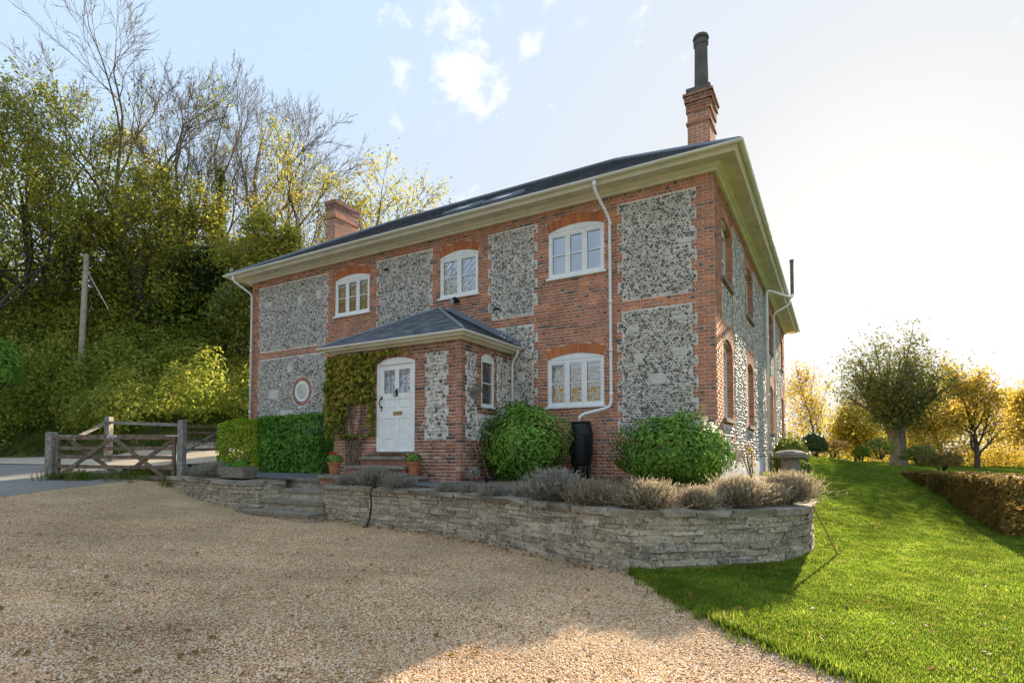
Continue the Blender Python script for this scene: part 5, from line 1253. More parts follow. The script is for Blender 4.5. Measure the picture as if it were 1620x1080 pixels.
# staddle stone
sx, sy = 1.18, 2.55; zs0 = .85
st = thing('staddle_stone', 'mushroom shaped stone staddle with domed cap behind the lavender', 'staddle stone', (sx, sy, zs0)); mb = MB()
V = []; F = []; prof = [(.19, 0), (.165, .6), (.16, .66)]; n = 4
mb.lathe([(.25, -.1), (.21, .35), (.19, .62)], (sx, sy, zs0), 8); mb.build('stem', 'trough_stone', st)
mb = MB(); mb.lathe([(.16, .60), (.33, .615), (.37, .63), (.375, .70), (.33, .745), (.22, .785), (.10, .80), (.01, .803)], (sx, sy, zs0), 22); mb.build('cap', 'trough_stone', st)
mb = MB(); mb.lathe([(.085, 0), (.08, .006), (.02, .008)], (sx + .02, sy - .15, zs0 + .775), 12); mb.build('lichen', 'white_stone', st)
# bamboo cane and feeder on the lawn
p1 = np.array([2.12, -2.16, 0.0]); p2 = np.array([1.80, -2.62, .80])
o = MB().tube([p1, (p1 + p2) / 2 + np.array([0, 0, .01]), p2], [.017, .016, .015], 8).build('garden_cane', 'bamboo'); tag(o, 'yellow pole leaning on the right end of the stone wall', 'pole')
fb = thing('garden_spike', 'thin black metal stake with a small flat dish on the lawn', 'garden stake', (4.35, 1.6, 0)); fx, fy = at_depth(1542, 838, 12.9)[:2]; fz = zg1(fx, fy)
fb.location = (fx, fy, fz); PW[fb.name] = Vector((fx, fy, fz))
mb = MB(); mb.tube([(fx, fy, fz - .05), (fx, fy, fz + .48)], .007, 6); mb.build('stake', 'dark_metal', fb); mb = MB(); mb.lathe([(.01, .46), (.10, .475), (.115, .50), (.03, .505)], (fx, fy, fz), 14); mb.build('dish', 'dark_metal', fb)
# hose down the wall face
q = at_depth(598, 785, 10.85); hx, hy = -5.98, -3.67
o = MB().tube([(hx + .02, hy + .25, .90), (hx, hy - .05, .885), (hx, hy - .10, .80), (hx + .03, hy - .10, .55), (hx - .01, hy - .10, .3), (hx - .06, hy - .12, .12), (hx - .14, hy - .16, .09)], .018, 8).build('hose', 'black_plastic', smooth=True); tag(o, 'black hose hanging down the face of the stone wall', 'hose')

# ------------------------------------------------------------------ gate and fence
def wpost(x, y, z0, z1, s, label, name='gate_post', rz=0.4):
    mb = MB(); h = s / 2; V = []
    for z, k in ((z0 - .2, 1), (z1 - .03, 1), (z1, .72)):
        for (a, b) in ((-1, -1), (1, -1), (1, 1), (-1, 1)):
            u, v = a * h * k, b * h * k; V.append((x + u * cos(rz) - v * sin(rz) + random.gauss(0, .003), y + u * sin(rz) + v * cos(rz) + random.gauss(0, .003), z))
    mb.add(V, [(i * 4 + k, i * 4 + (k + 1) % 4, i * 4 + 4 + (k + 1) % 4, i * 4 + 4 + k) for i in range(2) for k in range(4)] + [(8, 9, 10, 11)])
    o = mb.build(name, 'wood_grey'); return tag(o, label, 'post')
gA = at_depth(80, 757, 15.3); gB = at_depth(276, 757, 15.0); tz = lambda y, d: 1.55 + (718.5 - y) / FPX * d
wpost(gA[0], gA[1], zg1(gA[0], gA[1]), tz(683, 15.3), .19, 'weathered grey hinge post at the left end of the gate')
wpost(gB[0] + .09, gB[1] + .13, .8, tz(664, 15.1), .16, 'grey latch post at the right end of the gate')
d2 = at_depth(288, 720, 17.2); wpost(d2[0], d2[1], zg1(*d2[:2]), tz(666, 17.2), .15, 'grey fence post just behind the latch post', 'fence_post')
d1_ = at_depth(171, 720, 18.5); wpost(d1_[0], d1_[1], zg1(*d1_[:2]), tz(659, 18.5), .17, 'grey fence post behind the middle of the gate', 'fence_post')
d3 = at_depth(357, 715, 18.5); wpost(d3[0], d3[1], zg1(*d3[:2]), tz(668, 18.5), .15, 'grey fence post beside the clipped hedge', 'fence_post')
gate = thing('field_gate', 'brown wooden five bar field gate with cross braces', 'gate', tuple((gA + gB) / 2 - np.array([0, 0, .0])))
gdir = (gB[:2] - gA[:2]); GL = np.linalg.norm(gdir); gdir /= GL; gn = np.array([gdir[1], -gdir[0]])
def G(t, z, o=0): return (gA[0] + gdir[0] * t + gn[0] * o, gA[1] + gdir[1] * t + gn[1] * o, z)
zT = tz(690, 15.2); zB = tz(756, 15.1); t0, t1 = .18, GL - .03
for i, f in enumerate((0, .26, .47, .70, .94)):
    z = zT + (zB - zT) * f; mb = MB(); mb.bar(G(t0, z - .02), G(t1, z - .02 - .05 * f), .05 if i else .07, .135 if i == 0 else .10); mb.build('rail', 'wood_brown', gate)
for (a, za, b, zb_, o) in ((t0 + .05, zB, t0 + 1.62, zT - .05, .045), (t0 + .25, zT - .05, t1 * .58, zB, -.045), (t0 + 1.68, zT - .05, t1 - .03, zB - .12, .045), (t1 - .05, zT - .08, t0 + 1.8, zB, -.045)):
    mb = MB(); mb.bar(G(a, za, o), G(b, zb_, o), .04, .10); mb.build('brace', 'wood_brown', gate)
mb = MB(); mb.bar(G(t0 + .02, zT + .03), G(t0 + .02, zB - .06), .10, .075, up=(gdir[0], gdir[1], 0)); mb.build('hanging_stile', 'wood_brown', gate)
mb = MB(); mb.bar(G(t1, zT + .04), G(t1, zB - .20), .075, .075, up=(gdir[0], gdir[1], 0)); mb.build('latch_stile', 'wood_brown', gate)
mb = MB(); mb.bar(G(.02, zT + .0, .04), G(.62, zT + .02, .045), .012, .06); mb.bar(G(.02, zB + .1, .04), G(.3, zB + .1, .045), .012, .045); mb.build('hinge', 'wood_grey', gate)
mb = MB(); mb.bar(G(t1 - .2, zT + .01, .05), G(t1 + .16, zT + .01, .05), .012, .02); mb.build('latch', 'gutter', gate)
tm = t0 + 1.62; sg = MB(); sg.bar(G(tm - .13, zT - .02, .045), G(tm + .13, zT - .02, .045), .012, .10); s_ = sg.build('sign_plate', 'sign_white', gate, label='small white plate with dark lettering')
ink = MB(); u = -.10
for wlen in (4, 5):      # two short words, too small in the photograph to spell
    for i in range(wlen):
        zc = zT - .02; ink.bar(G(tm + u, zc - .018, .0535), G(tm + u, zc + .018, .0535), .0035, .007, up=(gdir[0], gdir[1], 0)); ink.bar(G(tm + u, zc + (.016, 0, -.016)[i % 3], .0535), G(tm + u + .012, zc + (.016, 0, -.016)[i % 3], .0535), .0035, .006); u += .0205
    u += .016
ink.build('lettering', 'sign_ink', s_)
fn = thing('rail_fence', 'grey single rail fence running behind the gate', 'fence', tuple(d1_))
h1 = at_depth(110, 697, 17.3)
for (a, b) in (((*h1[:2], h1[2]), (*d1_[:2], tz(666, 18.5))), ((*d1_[:2], tz(668, 18.5)), (*d2[:2], tz(672, 17.2)))):
    mb = MB(); mb.bar(a, b, .04, .10); mb.build('rail', 'wood_grey', fn)
f2 = thing('garden_gate', 'old brown gate with one diagonal brace beside the hedge', 'gate', tuple((d2 + d3) / 2))
zz = lambda y, t: tz(y, 17.2 + 1.3 * t)
def Q(t, y): p = d2 + (d3 - d2) * t; return (p[0], p[1], zz(y, t))
for (y0_, y1_) in ((674, 675), (684, 685), (697, 697), (711, 710)):
    mb = MB(); mb.bar(Q(.04, y0_), Q(.95, y1_), .04, .07); mb.build('rail', 'wood_brown', f2)
mb = MB(); mb.bar(Q(.08, 714), Q(.95, 677), .04, .07); mb.build('brace', 'wood_grey', f2)
# telegraph pole with stay wire
tp = at_depth(124, 640, 26.9); zb_ = zg1(tp[0], tp[1]); ztp_ = tz(398, 26.9); pl = thing('telegraph_pole', 'leaning pale wooden telegraph pole rising out of the thicket', 'pole', (tp[0], tp[1], zb_))
mb = MB(); mb.tube([(tp[0], tp[1], zb_ - .5), (tp[0] + .12, tp[1] + .1, ztp_)], [.15, .115], 12); mb.build('pole', 'pole_wood', pl)
wq = at_depth(172, 490, 26.9); mb = MB(); mb.tube([(tp[0] + .1, tp[1] + .1, ztp_ - .7), tuple(wq)], .016, 5); mb.build('stay_wire', 'gutter', pl)

# ------------------------------------------------------------------ woodland on the bank to the left
LG = 'trees on the wooded bank'
def wt(px, d, top, name, label, seed, **k):
    b, h = tree_at(px, d, top); return tree(name, label, b, h, seed, group=LG, **k)
bare = dict(levels=4, nchild=(7, 6, 5, 4), spread=.62, upbias=.24, first=.28, wig=.13, ratio=(.62, .58, .52, .5), bark='bark_pale', minr=.008, trunk_r=.26)
topleaf = lambda z0: (lambda T: (T[:, 2] < z0) & (np.random.default_rng(1).random(len(T)) < .5))
wt(187, 31, 8, 'tall_tree', 'tallest tree at the top left, nearly bare, above the gold leaves', 101, leaf='leaf_wood', per=2, lrad=.28, lsize=.145, keep=topleaf(22), **{**bare, 'first': .5, 'spread': .62})
wt(268, 33, 100, 'bare_tree', 'bare forked tree right of the tallest tree', 102, **{**bare, 'spread': .5})
wt(330, 35, 118, 'bare_tree', 'bare many stemmed tree above the ivy clad trunk', 103, **{**bare, 'spread': .5})
wt(385, 36, 125, 'bare_tree', 'bare fan shaped tree left of the golden trees', 104, **bare)
wt(452, 37, 160, 'bare_tree', 'thin bare tree leaning beside the golden tree', 105, lean=(.1, 0), **{**bare, 'spread': .5})
wt(500, 33, 225, 'golden_tree', 'golden leaved tree just left of the far chimney', 106, leaf='leaf_wood', vmean=.72, per=7, lrad=.32, lsize=.14, levels=3, nchild=(9, 6, 5), spread=.75, first=.25, trunk_r=.2, minr=.012)
wt(558, 34, 250, 'golden_tree', 'golden leaved tree behind the far chimney', 107, leaf='leaf_wood', vmean=.78, per=7, lrad=.32, lsize=.14, levels=3, nchild=(9, 6, 5), spread=.75, first=.25, trunk_r=.2, minr=.012)
wt(648, 37, 318, 'small_tree', 'small sparse tree top showing above the roof', 108, leaf='leaf_olive', per=2, lrad=.28, lsize=.145, levels=3, nchild=(7, 5, 4), spread=.6, trunk_r=.14, minr=.012)
leafy = dict(levels=4, nchild=(8, 5, 4, 2), spread=.85, first=.25, upbias=.25, trunk_r=.26, minr=.012, ratio=(.6, .55, .5, .5))
wt(-60, 26, 40, 'edge_tree', 'tree reaching in from the left edge with half bare branches', 109, leaf='leaf_wood', per=4, lrad=.28, lsize=.145, **leafy)
wt(40, 29, 180, 'leafy_tree', 'yellow green tree near the left edge above the thicket', 110, leaf='leaf_wood', per=8, lrad=.28, lsize=.145, vmean=.6, **leafy)
wt(110, 31, 165, 'leafy_tree', 'green and yellow tree left of the tallest tree', 111, leaf='leaf_wood', vmean=.62, per=6, lrad=.28, lsize=.145, **leafy)
wt(200, 28, 230, 'leafy_tree', 'dense green gold tree in front of the tallest tree', 112, leaf='leaf_wood', vmean=.62, per=5, lrad=.28, lsize=.145, **leafy)
wt(262, 31, 300, 'leafy_tree', 'olive green tree right of the dense green gold tree', 113, leaf='leaf_wood', vmean=.55, per=4, lrad=.28, lsize=.145, **leafy)
wt(310, 30, 395, 'dark_tree', 'dark evergreen tree right of the telegraph pole', 114, leaf='leaf_ever', per=7, lrad=.28, lsize=.145, **leafy)
wt(425, 31, 375, 'dark_tree', 'dark evergreen tree left of the far chimney', 115, leaf='leaf_ever', per=7, lrad=.28, lsize=.145, **leafy)
wt(470, 29, 350, 'leafy_tree', 'green and gold small tree at the far corner of the roof', 116, leaf='leaf_wood', vmean=.6, per=6, lrad=.28, lsize=.145, **leafy)
wt(380, 28, 440, 'leafy_tree', 'olive tree behind the left end of the eaves', 117, leaf='leaf_olive', per=6, lrad=.28, lsize=.145, **leafy)
# ivy column on one trunk
ib, ih = tree_at(340, 32, 270); iv = thing('ivy_trunk', 'trunk wrapped in bright yellow green ivy', 'tree', tuple(ib), LG); mb = MB(); mb.tube([tuple(ib), tuple(ib + np.array([.1, 0, ih * .5])), tuple(ib + np.array([-.1, .1, ih]))], [.25, .2, .12], 8); mb.build('trunk', 'bark', iv)
r = np.random.default_rng(5); n = 3200; t = r.random(n); a = r.uniform(0, 6.28, n); rd = (.35 + .22 * np.sin(t * 17) * np.sin(t * 7 + 1)) * r.uniform(.4, 1.25, n); C = np.stack([ib[0] + rd * np.cos(a), ib[1] + rd * np.sin(a), ib[2] + 1 + t * (ih - .6)], 1)
link('crown', leaf_mesh('crown', C, .17, 'leaf_ivy_bright', .2, 6), iv)

# undergrowth of the wood: one mass nobody could count
def mass(name, label, cat, spots, m, size, per, seed, vm=.5):
    Cs = []; Ns = []
    for i, (c, rad) in enumerate(spots):
        C, d = bush_points(per, c, rad, seed + i, depth=.5, lumpy=.22, sc_=2.6, low=.85); Cs.append(C); Ns.append(d)
    C = np.vstack(Cs); N = np.vstack(Ns); o = link(name, leaf_mesh(name, C, size, m, .3, seed, N=N, vmean=vm + .28 * lump(C, seed + 3, .8)))
    o['kind'] = 'stuff'; o['label'] = label; o['category'] = cat; return o
sp = []; r = random.Random(9)
for px in range(-40, 420, 34):
    for (d, top) in ((25.5 + r.uniform(-.4, .8), 560 + r.uniform(-30, 40)), (27.5, 500 + r.uniform(-15, 35))):
        b = ground_at(px + r.uniform(-10, 10), d if px < 330 else d + 1.5); dd = d if px < 330 else d + 1.5; zt = tz(top, dd); h = max(1.2, zt - b[2]); sp.append(((b[0], b[1], b[2] + h * .45), (1.25 + r.uniform(0, .5), 1.2, h * .58)))
for (x, y) in resample(np.array([(-44, -3.4), (-29, -1.4), (-22, -.6), (-19.6, 1.0), (-19.1, 4), (-19.1, 9)]), 1.15)[0]:
    o_ = 2.0 if x < -27 else .3; x, y = x - o_ * .3 + r.uniform(-.4, .4), y + o_ + r.uniform(-.3, .5); z_ = zg1(x, y); h = r.uniform(1.5, 3.0); sp.append(((x, y, z_ + h * .4), (1.0, .9, h * .62)))
mass('thicket', 'tall sunlit yellow green thicket of scrub behind the gate', 'thicket', sp, 'leaf_thicket', .15, 1500, 200, .6)
sp = []
for px in range(-70, 310, 34):
    for (d, top) in ((28.8, 430), (31, 375), (34, 340)):
        b = ground_at(px + r.uniform(-18, 18), d); h = max(2, tz(top + r.uniform(-35, 45), d) - b[2]); sp.append(((b[0], b[1], b[2] + h * .45), (1.6 + r.uniform(0, .6), 1.2, h * .58)))
for px in (330, 372, 415, 450):
    b = ground_at(px, 31); h = tz(470 + r.uniform(-25, 25), 31) - b[2]; sp.append(((b[0], b[1], b[2] + h * .45), (1.6, 1.2, h * .58)))
mass('undergrowth', 'olive undergrowth and scrub filling the bank below the tall trees', 'undergrowth', sp, 'leaf_wood', .21, 2600, 300, .40)
bush('laurel', 'dark glossy laurel at the left edge of the picture', 'shrub', tuple(at_depth(-8, 590, 22.5)), (1.1, 1.0, 1.4), 3500, .13, 'leaf_green', 71)

# ------------------------------------------------------------------ garden to the right
RG = 'trees of the right hand garden'
b = at_depth(1422, 742, 31.0); b[2] = zg1(b[0], b[1]) - .1
pt = thing('pollard_tree', 'large tree with thick trunk and rounded crown standing on the lawn', 'tree', tuple(b), RG); mb = MB()
hgt = tz(668, 31.0) - b[2]; ctr = Vector(b); mb.tube([ctr + Vector((0, 0, -.1)), ctr + Vector((0, 0, .25)), ctr + Vector((-.03, 0, hgt * .5)), ctr + Vector((-.1, 0, hgt * .9)), ctr + Vector((-.12, 0, hgt + .3))], [.56, .45, .39, .45, .50], 16, cap=True)
tips = []; head = ctr + Vector((-.12, 0, hgt)); topz = tz(522, 31.0)
for i in range(34):
    rr = random.Random(500 + i); a = i * 2.4; inc = .05 + 1.22 * (i / 34) ** .6; L = (topz - head.z) * (1.0 - .30 * inc) * rr.uniform(.82, 1.02); d = Vector((cos(a) * sin(inc), sin(a) * sin(inc), cos(inc)))
    p = head.copy(); pts = [p.copy()]; rs = [.12]
    for k in range(6):
        d = (d + Vector((rr.gauss(0, .12), rr.gauss(0, .12), .10 + rr.gauss(0, .06)))).normalized(); p = p + d * L / 6; pts.append(p.copy()); rs.append(.12 * (1 - (k + 1) / 6.6))
        for _ in range(4):
            e = p + Vector((rr.gauss(0, .58), rr.gauss(0, .58), rr.gauss(.05, .46))); mb.tube([p, e], [.016, .006], 3, cap=False); tips.append((e, d)); tips.append((p.lerp(e, .5), d))
    mb.tube(pts, rs, 5, cap=False)
mb.build('trunk', 'bark_pale', pt, smooth=True); C = tip_leaves(tips, 11, .40, 77); link('crown', leaf_mesh('crown', C, .15, 'leaf_pollard', .2, 77, vmean=.42 + .2 * lump(C, 5, .9), aspect=.6), pt)
def rt(px, d, top, name, label, seed, **k):
    b, h = tree_at(px, d, top); b[2] = max(b[2], -.2); return tree(name, label, b, h, seed, group=RG, **k)
rt(1293, 38, 575, 'young_tree', 'slender young tree with thin orange leaves left of the large tree', 401, leaf='leaf_orange', per=5, lrad=.32, lsize=.13, levels=3, nchild=(12, 5, 4), spread=1.0, first=.15, trunk_r=.10, upbias=.15, minr=.010)
rt(1545, 33, 572, 'autumn_tree', 'golden orange autumn tree right of the large tree', 402, leaf='leaf_orange', per=6, lrad=.34, lsize=.15, levels=3, nchild=(12, 6, 5), spread=.85, first=.12, trunk_r=.16, upbias=.25, minr=.010)
rt(1490, 40, 600, 'autumn_tree', 'yellow green tree close behind the large tree', 403, leaf='leaf_gold', per=16, lrad=.45, lsize=.16, levels=3, nchild=(11, 6, 5), spread=.9, first=.12, trunk_r=.14, minr=.010)
rt(1640, 36, 600, 'autumn_tree', 'orange tree at the right edge of the picture', 404, leaf='leaf_orange', per=12, lrad=.42, lsize=.15, levels=3, nchild=(11, 6, 5), spread=.9, first=.12, trunk_r=.14, minr=.010)
rt(1352, 42, 640, 'autumn_tree', 'low yellow tree behind the clipped dark bush', 405, leaf='leaf_gold', per=12, lrad=.5, lsize=.16, levels=3, nchild=(11, 6, 5), spread=.95, first=.12, trunk_r=.12, minr=.010)
sp = []
for px in range(1235, 1720, 30):
    d = 46 + r.uniform(-2, 3); b = ground_at(px, d); h = tz(665 + r.uniform(-25, 18), d) - b[2]; sp.append(((b[0], b[1], b[2] + h * .45), (1.9, 1.6, h * .6)))
mass('yellow_shrubbery', 'bank of backlit yellow shrubs beyond the lawn', 'shrubbery', sp, 'leaf_gold', .17, 900, 500)
sp = []
for px in range(1450, 1720, 26):
    d = 36 + r.uniform(-1, 2); b = ground_at(px, d); h = tz(700 + r.uniform(-35, 10), d) - b[2]; sp.append(((b[0], b[1], b[2] + h * .4), (1.3, 1.3, max(.8, h * .6))))
mass('orange_shrubbery', 'golden orange shrubs behind the beech hedge', 'shrubbery', sp, 'leaf_orange', .15, 900, 600)
p = at_depth(1289, 707, 27); bush('topiary_bush', 'dark clipped rounded bush at the top of the lawn', 'bush', tuple(p), (.62, .62, .62), 3500, .09, 'leaf_ever', 81)
p = at_depth(1362, 718, 25); bush('golden_bush', 'small round golden bush left of the large tree', 'bush', tuple(p), (.36, .36, .36), 1500, .07, 'leaf_ivy_bright', 82)
for (px, py, d, rx, rz, m, lab, sd) in ((1318, 712, 28, .8, .5, 'leaf_beech', 'low brown shrub between the clipped dark bush and the golden bush', 83), (1392, 712, 27, .7, .6, 'leaf_olive', 'olive shrub right of the golden bush', 84), (1455, 722, 23.5, .7, .45, 'leaf_olive', 'low olive shrub just right of the large trunk', 85), (1490, 732, 21.5, .75, .35, 'leaf_beech', 'low brown shrub at the far end of the hedge', 86), (1262, 742, 15.5, .35, .2, 'leaf_olive', 'small dark plant on the lawn beside the staddle stone', 87)):
    p = at_depth(px, py, d); bush('low_shrub', lab, 'shrub', tuple(p), (rx, rx, rz), 1500, .09, m, sd)
# beech hedge on the right, running towards the camera
bh = thing('beech_hedge', 'long clipped brown beech hedge along the right of the lawn', 'hedge', (8.5, 4, 0)); hp = [at_depth(1475, 760, 19.5)[:2], at_depth(1530, 780, 16.2)[:2], at_depth(1600, 820, 12.8)[:2], at_depth(1690, 880, 10.0)[:2]]
hc, ht = resample(np.array(hp), .05); hcn = np.gradient(hc, axis=0); hcn /= np.linalg.norm(hcn, axis=1)[:, None]; Ls = ht[-1]
P_, N_ = hedge_points(26000, 0, Ls, -.45, .45, 0, 1, 91, depth=.14, rnd=.05)
tt = np.clip(P_[:, 0], 0, Ls); bx_ = np.interp(tt, ht, hc[:, 0]); by_ = np.interp(tt, ht, hc[:, 1]); tx = np.interp(tt, ht, hcn[:, 0]); ty = np.interp(tt, ht, hcn[:, 1])
off = P_[:, 1] - .45; W3x = bx_ - ty * off * 1.0; W3y = by_ + tx * off * 1.0
zb3 = zg(np.stack([bx_, by_], 1)); zt3 = np.interp(tt, [0, Ls], [.95, 1.10]) + .05 * lump(np.stack([tt, tt * 0, tt * 0], 1), 17, 2.5); zz3 = zb3 + (zt3 - zb3) * P_[:, 2]
flipd = 1
C = np.stack([W3x, W3y, zz3], 1); Nw = np.stack([N_[:, 0] * tx - N_[:, 1] * ty, N_[:, 0] * ty + N_[:, 1] * tx, N_[:, 2]], 1)
link('foliage', leaf_mesh('foliage', C, .09, 'leaf_beech', .3, 92, N=Nw, vmean=.5 + .3 * lump(C, 7, 1.5)), bh)
mb = MB()
for i in range(0, len(hc), 8): mb.tube([(hc[i, 0], hc[i, 1], zg1(*hc[i]) - .1), (hc[i, 0] + random.uniform(-.1, .1), hc[i, 1] + random.uniform(-.1, .1), .9)], [.02, .008], 4)
mb.build('stems', 'bark', bh)
# far trees that close the horizon, and the trees across the lane that the windows mirror
def far_ring():
    sp = []
    rr = random.Random(4)
    for k in range(70):
        a = rr.uniform(0, 2 * pi); R = rr.uniform(95, 150); x, y = R * cos(a), R * sin(a); h = rr.uniform(5, 9); sp.append(((x, y, .9 + h * .4), (rr.uniform(6, 11), rr.uniform(6, 11), h * .6)))
    mass('far_trees', 'distant line of trees on the horizon', 'trees', sp, 'leaf_olive', 1.1, 420, 900)
far_ring()
for i, (x, y, h, lab) in enumerate([(-40, -28, 19, 'tall golden tree across the drive mirrored in the upper left window'), (-31, -27, 17, 'golden tree across the drive mirrored in the round window'), (-19, -37, 7.0, 'golden tree across the drive mirrored in the ground floor window'), (-11, -40, 6.0, 'low golden tree behind the camera mirrored in the ground floor window'), (-25, -34, 9, 'golden tree across the drive mirrored in the door glass')]):
    tree('roadside_tree', lab, (x, y, zg1(x, y)), h, 700 + i, leaf='leaf_gold', per=5, lrad=.8, lsize=.24, group='trees across the drive', **{**leafy, 'nchild': (9, 5, 4)})

# ------------------------------------------------------------------ loose ground cover
def scatter(name, pts, protos, smin, smax, label, cat, tilt=.0, align=False):
    me = bpy.data.meshes.new(name); me.vertices.add(len(pts)); me.vertices.foreach_set('co', np.asarray(pts, np.float32).ravel()); me.update()
    o = bpy.data.objects.new(name, me); COL.objects.link(o); o['kind'] = 'stuff'; o['label'] = label; o['category'] = cat
    ng = bpy.data.node_groups.new(name, 'GeometryNodeTree'); ng.interface.new_socket('Geometry', in_out='INPUT', socket_type='NodeSocketGeometry'); ng.interface.new_socket('Geometry', in_out='OUTPUT', socket_type='NodeSocketGeometry')
    N = ng.nodes; L = ng.links; gi = N.new('NodeGroupInput'); go = N.new('NodeGroupOutput'); iop = N.new('GeometryNodeInstanceOnPoints'); mp_ = N.new('GeometryNodeMeshToPoints'); L.new(gi.outputs[0], mp_.inputs[0]); L.new(mp_.outputs[0], iop.inputs['Points'])
    g2i = N.new('GeometryNodeGeometryToInstance')
    for p in protos:
        oi = N.new('GeometryNodeObjectInfo'); oi.inputs[0].default_value = p; L.new(oi.outputs['Geometry'], g2i.inputs[0])
    L.new(g2i.outputs[0], iop.inputs['Instance']); iop.inputs['Pick Instance'].default_value = True
    ri = N.new('FunctionNodeRandomValue'); ri.data_type = 'INT'; ri.inputs[4].default_value = 0; ri.inputs[5].default_value = len(protos) - 1; ri.inputs['Seed'].default_value = 3; L.new(ri.outputs[2], iop.inputs['Instance Index'])
    rv = N.new('FunctionNodeRandomValue'); rv.data_type = 'FLOAT_VECTOR'; rv.inputs[0].default_value = (-tilt, -tilt, 0); rv.inputs[1].default_value = (tilt, tilt, 6.283); L.new(rv.outputs[0], iop.inputs['Rotation'])
    rs = N.new('FunctionNodeRandomValue'); rs.data_type = 'FLOAT'; rs.inputs[2].default_value = smin; rs.inputs[3].default_value = smax; rs.inputs['Seed'].default_value = 9; L.new(rs.outputs[1], iop.inputs['Scale'])
    L.new(iop.outputs[0], go.inputs[0]); md = o.modifiers.new('scatter', 'NODES'); md.node_group = ng; return o
def proto(name, me): return bpy.data.objects.new(name, me)
def pebble_mesh(seed):
    r = random.Random(seed); bm = bmesh.new(); bmesh.ops.create_icosphere(bm, subdivisions=1, radius=1); s = (r.uniform(.8, 1.2), r.uniform(.6, .9), r.uniform(.35, .6))
    for v in bm.verts: v.co = Vector((v.co.x * s[0], v.co.y * s[1], v.co.z * s[2])) * r.uniform(.82, 1.12)
    me = bpy.data.meshes.new('pebble'); bm.to_mesh(me); bm.free(); me.materials.append(MATS['pebble']); return me
def cam_scatter(n, dmin, dmax, latmax, poly, avoid=None, power=1.0, seed=0):
    """random points on the ground, denser close to the viewer's standpoint"""
    r = np.random.default_rng(seed); d = dmin * (dmax / dmin) ** (r.random(n) ** power); a = r.uniform(-latmax, latmax, n) * d; P = CAM[:2] + np.outer(d, FV[:2]) + np.outer(a, RV[:2])
    return P[in_poly(P, poly)]
P = cam_scatter(420000, 3.0, 13, 1.02, GRAVEL, seed=1); P = P[~in_poly(P, LAWN)]; _rad = np.linalg.norm(P - np.array([-6.0, -17.5]), axis=1); _trk = np.minimum(np.abs(_rad - 8.3), np.abs(_rad - 9.9)) < .17 + .06 * lump(np.column_stack([P, P[:, 0] * 0]), 8, 2.0)
P = P[rng.random(len(P)) < np.where(_trk, .45, np.clip(.9 + .5 * lump(np.column_stack([P, P[:, 0] * 0]), 4, 1.3), .4, 1))]; z = zg(P) + .004 + .006 * lump(np.column_stack([P, P[:, 0] * 0]), 3, 1.6)
scatter('gravel', np.column_stack([P, z]), [proto('pebble', pebble_mesh(i)) for i in range(6)], .0055, .0135, 'golden brown pea gravel covering the drive', 'gravel', tilt=.5)
def tuft(seed, n, h, spread, w, m):
    r = np.random.default_rng(seed); a = r.uniform(0, 6.28, n); b = np.stack([r.normal(0, spread, n), r.normal(0, spread, n), np.zeros(n)], 1); lean = r.uniform(.1, .75, n); L = h * r.uniform(.55, 1.15, n); d = np.stack([np.cos(a) * np.sin(lean), np.sin(a) * np.sin(lean), np.cos(lean)], 1); s = np.stack([-np.sin(a), np.cos(a), np.zeros(n)], 1) * w
    mid = b + d * (L * .55)[:, None]; tip = b + d * L[:, None] + np.array([0, 0, -.12 * h]); V = np.empty((n, 5, 3)); V[:, 0] = b - s; V[:, 1] = b + s; V[:, 2] = mid + s * .8; V[:, 3] = mid - s * .8; V[:, 4] = tip
    mb = MB(); mb.v = [tuple(p) for p in V.reshape(-1, 3)]
    for i in range(n): mb.f += [(i * 5, i * 5 + 1, i * 5 + 2, i * 5 + 3), (i * 5 + 3, i * 5 + 2, i * 5 + 4)]; mb.a += [.5, .5]
    return mb.mesh('tuft', m)
P = cam_scatter(160000, 3.4, 27, 1.05, LAWN, seed=2, power=.85); z = zg(P) + .018
P_ok = ((P[:, 0] > .35) | (P[:, 1] < -2)) & (rng.random(len(P)) < np.clip(.86 + .55 * lump(np.column_stack([P, P[:, 0] * 0]), 21, 2.2), .25, 1)); scatter('grass', np.column_stack([P, z])[P_ok], [proto('tuft', tuft(i, 18, .032, .035, .0026, 'grass')) for i in range(4)], .7, 1.5, 'short bright green mown lawn grass', 'grass')
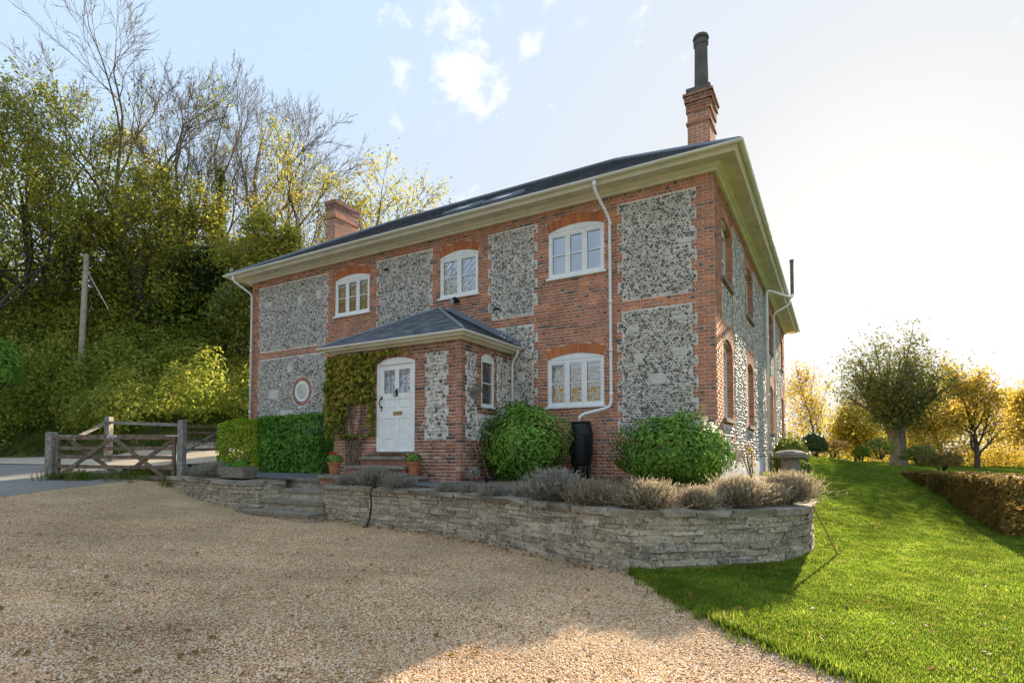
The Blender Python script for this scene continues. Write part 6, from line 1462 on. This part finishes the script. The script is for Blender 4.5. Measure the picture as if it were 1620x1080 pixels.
# long grass along the wall foot and the lawn edge
r = np.random.default_rng(12); E_, _ = resample(EDGEC, .03); e1 = E_[r.integers(0, len(E_), 1700)] + r.normal(0, .10, (1700, 2)) * r.random((1700, 1)); W_, _ = resample(WALL_R[25:75], .03); e2 = W_[r.integers(0, len(W_), 900)] + r.normal(0, .05, (900, 2)) + np.array([.06, -.10]); e2 = e2[in_poly(e2, LAWN)]; E2 = np.vstack([e1, e2])
scatter('edge_grass', np.column_stack([E2, zg(E2) + .01]), [proto('tuft', tuft(40 + i, 14, .075, .03, .003, 'grass')) for i in range(3)], .6, 1.4, 'longer grass along the foot of the wall and gravel edge', 'grass')
r = np.random.default_rng(13); v1 = np.stack([r.uniform(-48, -18.2, 14000), r.uniform(-6, 6, 14000)], 1); ins = in_poly(v1, BANKPOLY); v1 = v1[ins]; v1 = v1[poly_dist(v1, BANK, False) < 3.2]
g2 = np.array([G(t, 0)[:2] for t in r.uniform(.1, GL, 110)]) + r.normal(0, .2, (110, 2)); V2 = np.vstack([v1, g2])
scatter('verge_grass', np.column_stack([V2, zg(V2) + .01]), [proto('tuft', tuft(60 + i, 18, .30, .10, .007, 'rough_grass')) for i in range(3)], .5, 1.3, 'rough green grass along the verge and under the gate', 'grass')
# fallen leaves on drive and lawn
P = cam_scatter(1500, 3.5, 13, 1.0, GRAVEL, seed=5); P2 = cam_scatter(420, 3.5, 14, 1.0, LAWN, seed=6); W_, _ = resample(WALL_R[40:], .05); P3 = W_[rng.integers(0, len(W_), 260)] + rng.normal(0, .10, (260, 2)) + np.array([0, -.14]); P = np.vstack([P[rng.random(len(P)) < .3], P3]); P = np.vstack([P, P2]); z = zg(P) + .02 + (in_poly(P, LAWN)) * .035
lm = MB(); lm.add([(-.03, 0, 0), (0, .018, .008), (.035, 0, .003), (0, -.02, .009)], [(0, 1, 2, 3)]); lmesh = lm.mesh('fallen_leaf', 'leaf_beech')
scatter('fallen_leaves', np.column_stack([P, z]), [proto('fallen_leaf', lmesh)], .6, 1.4, 'brown fallen leaves scattered on the gravel and lawn', 'leaves', tilt=.4)
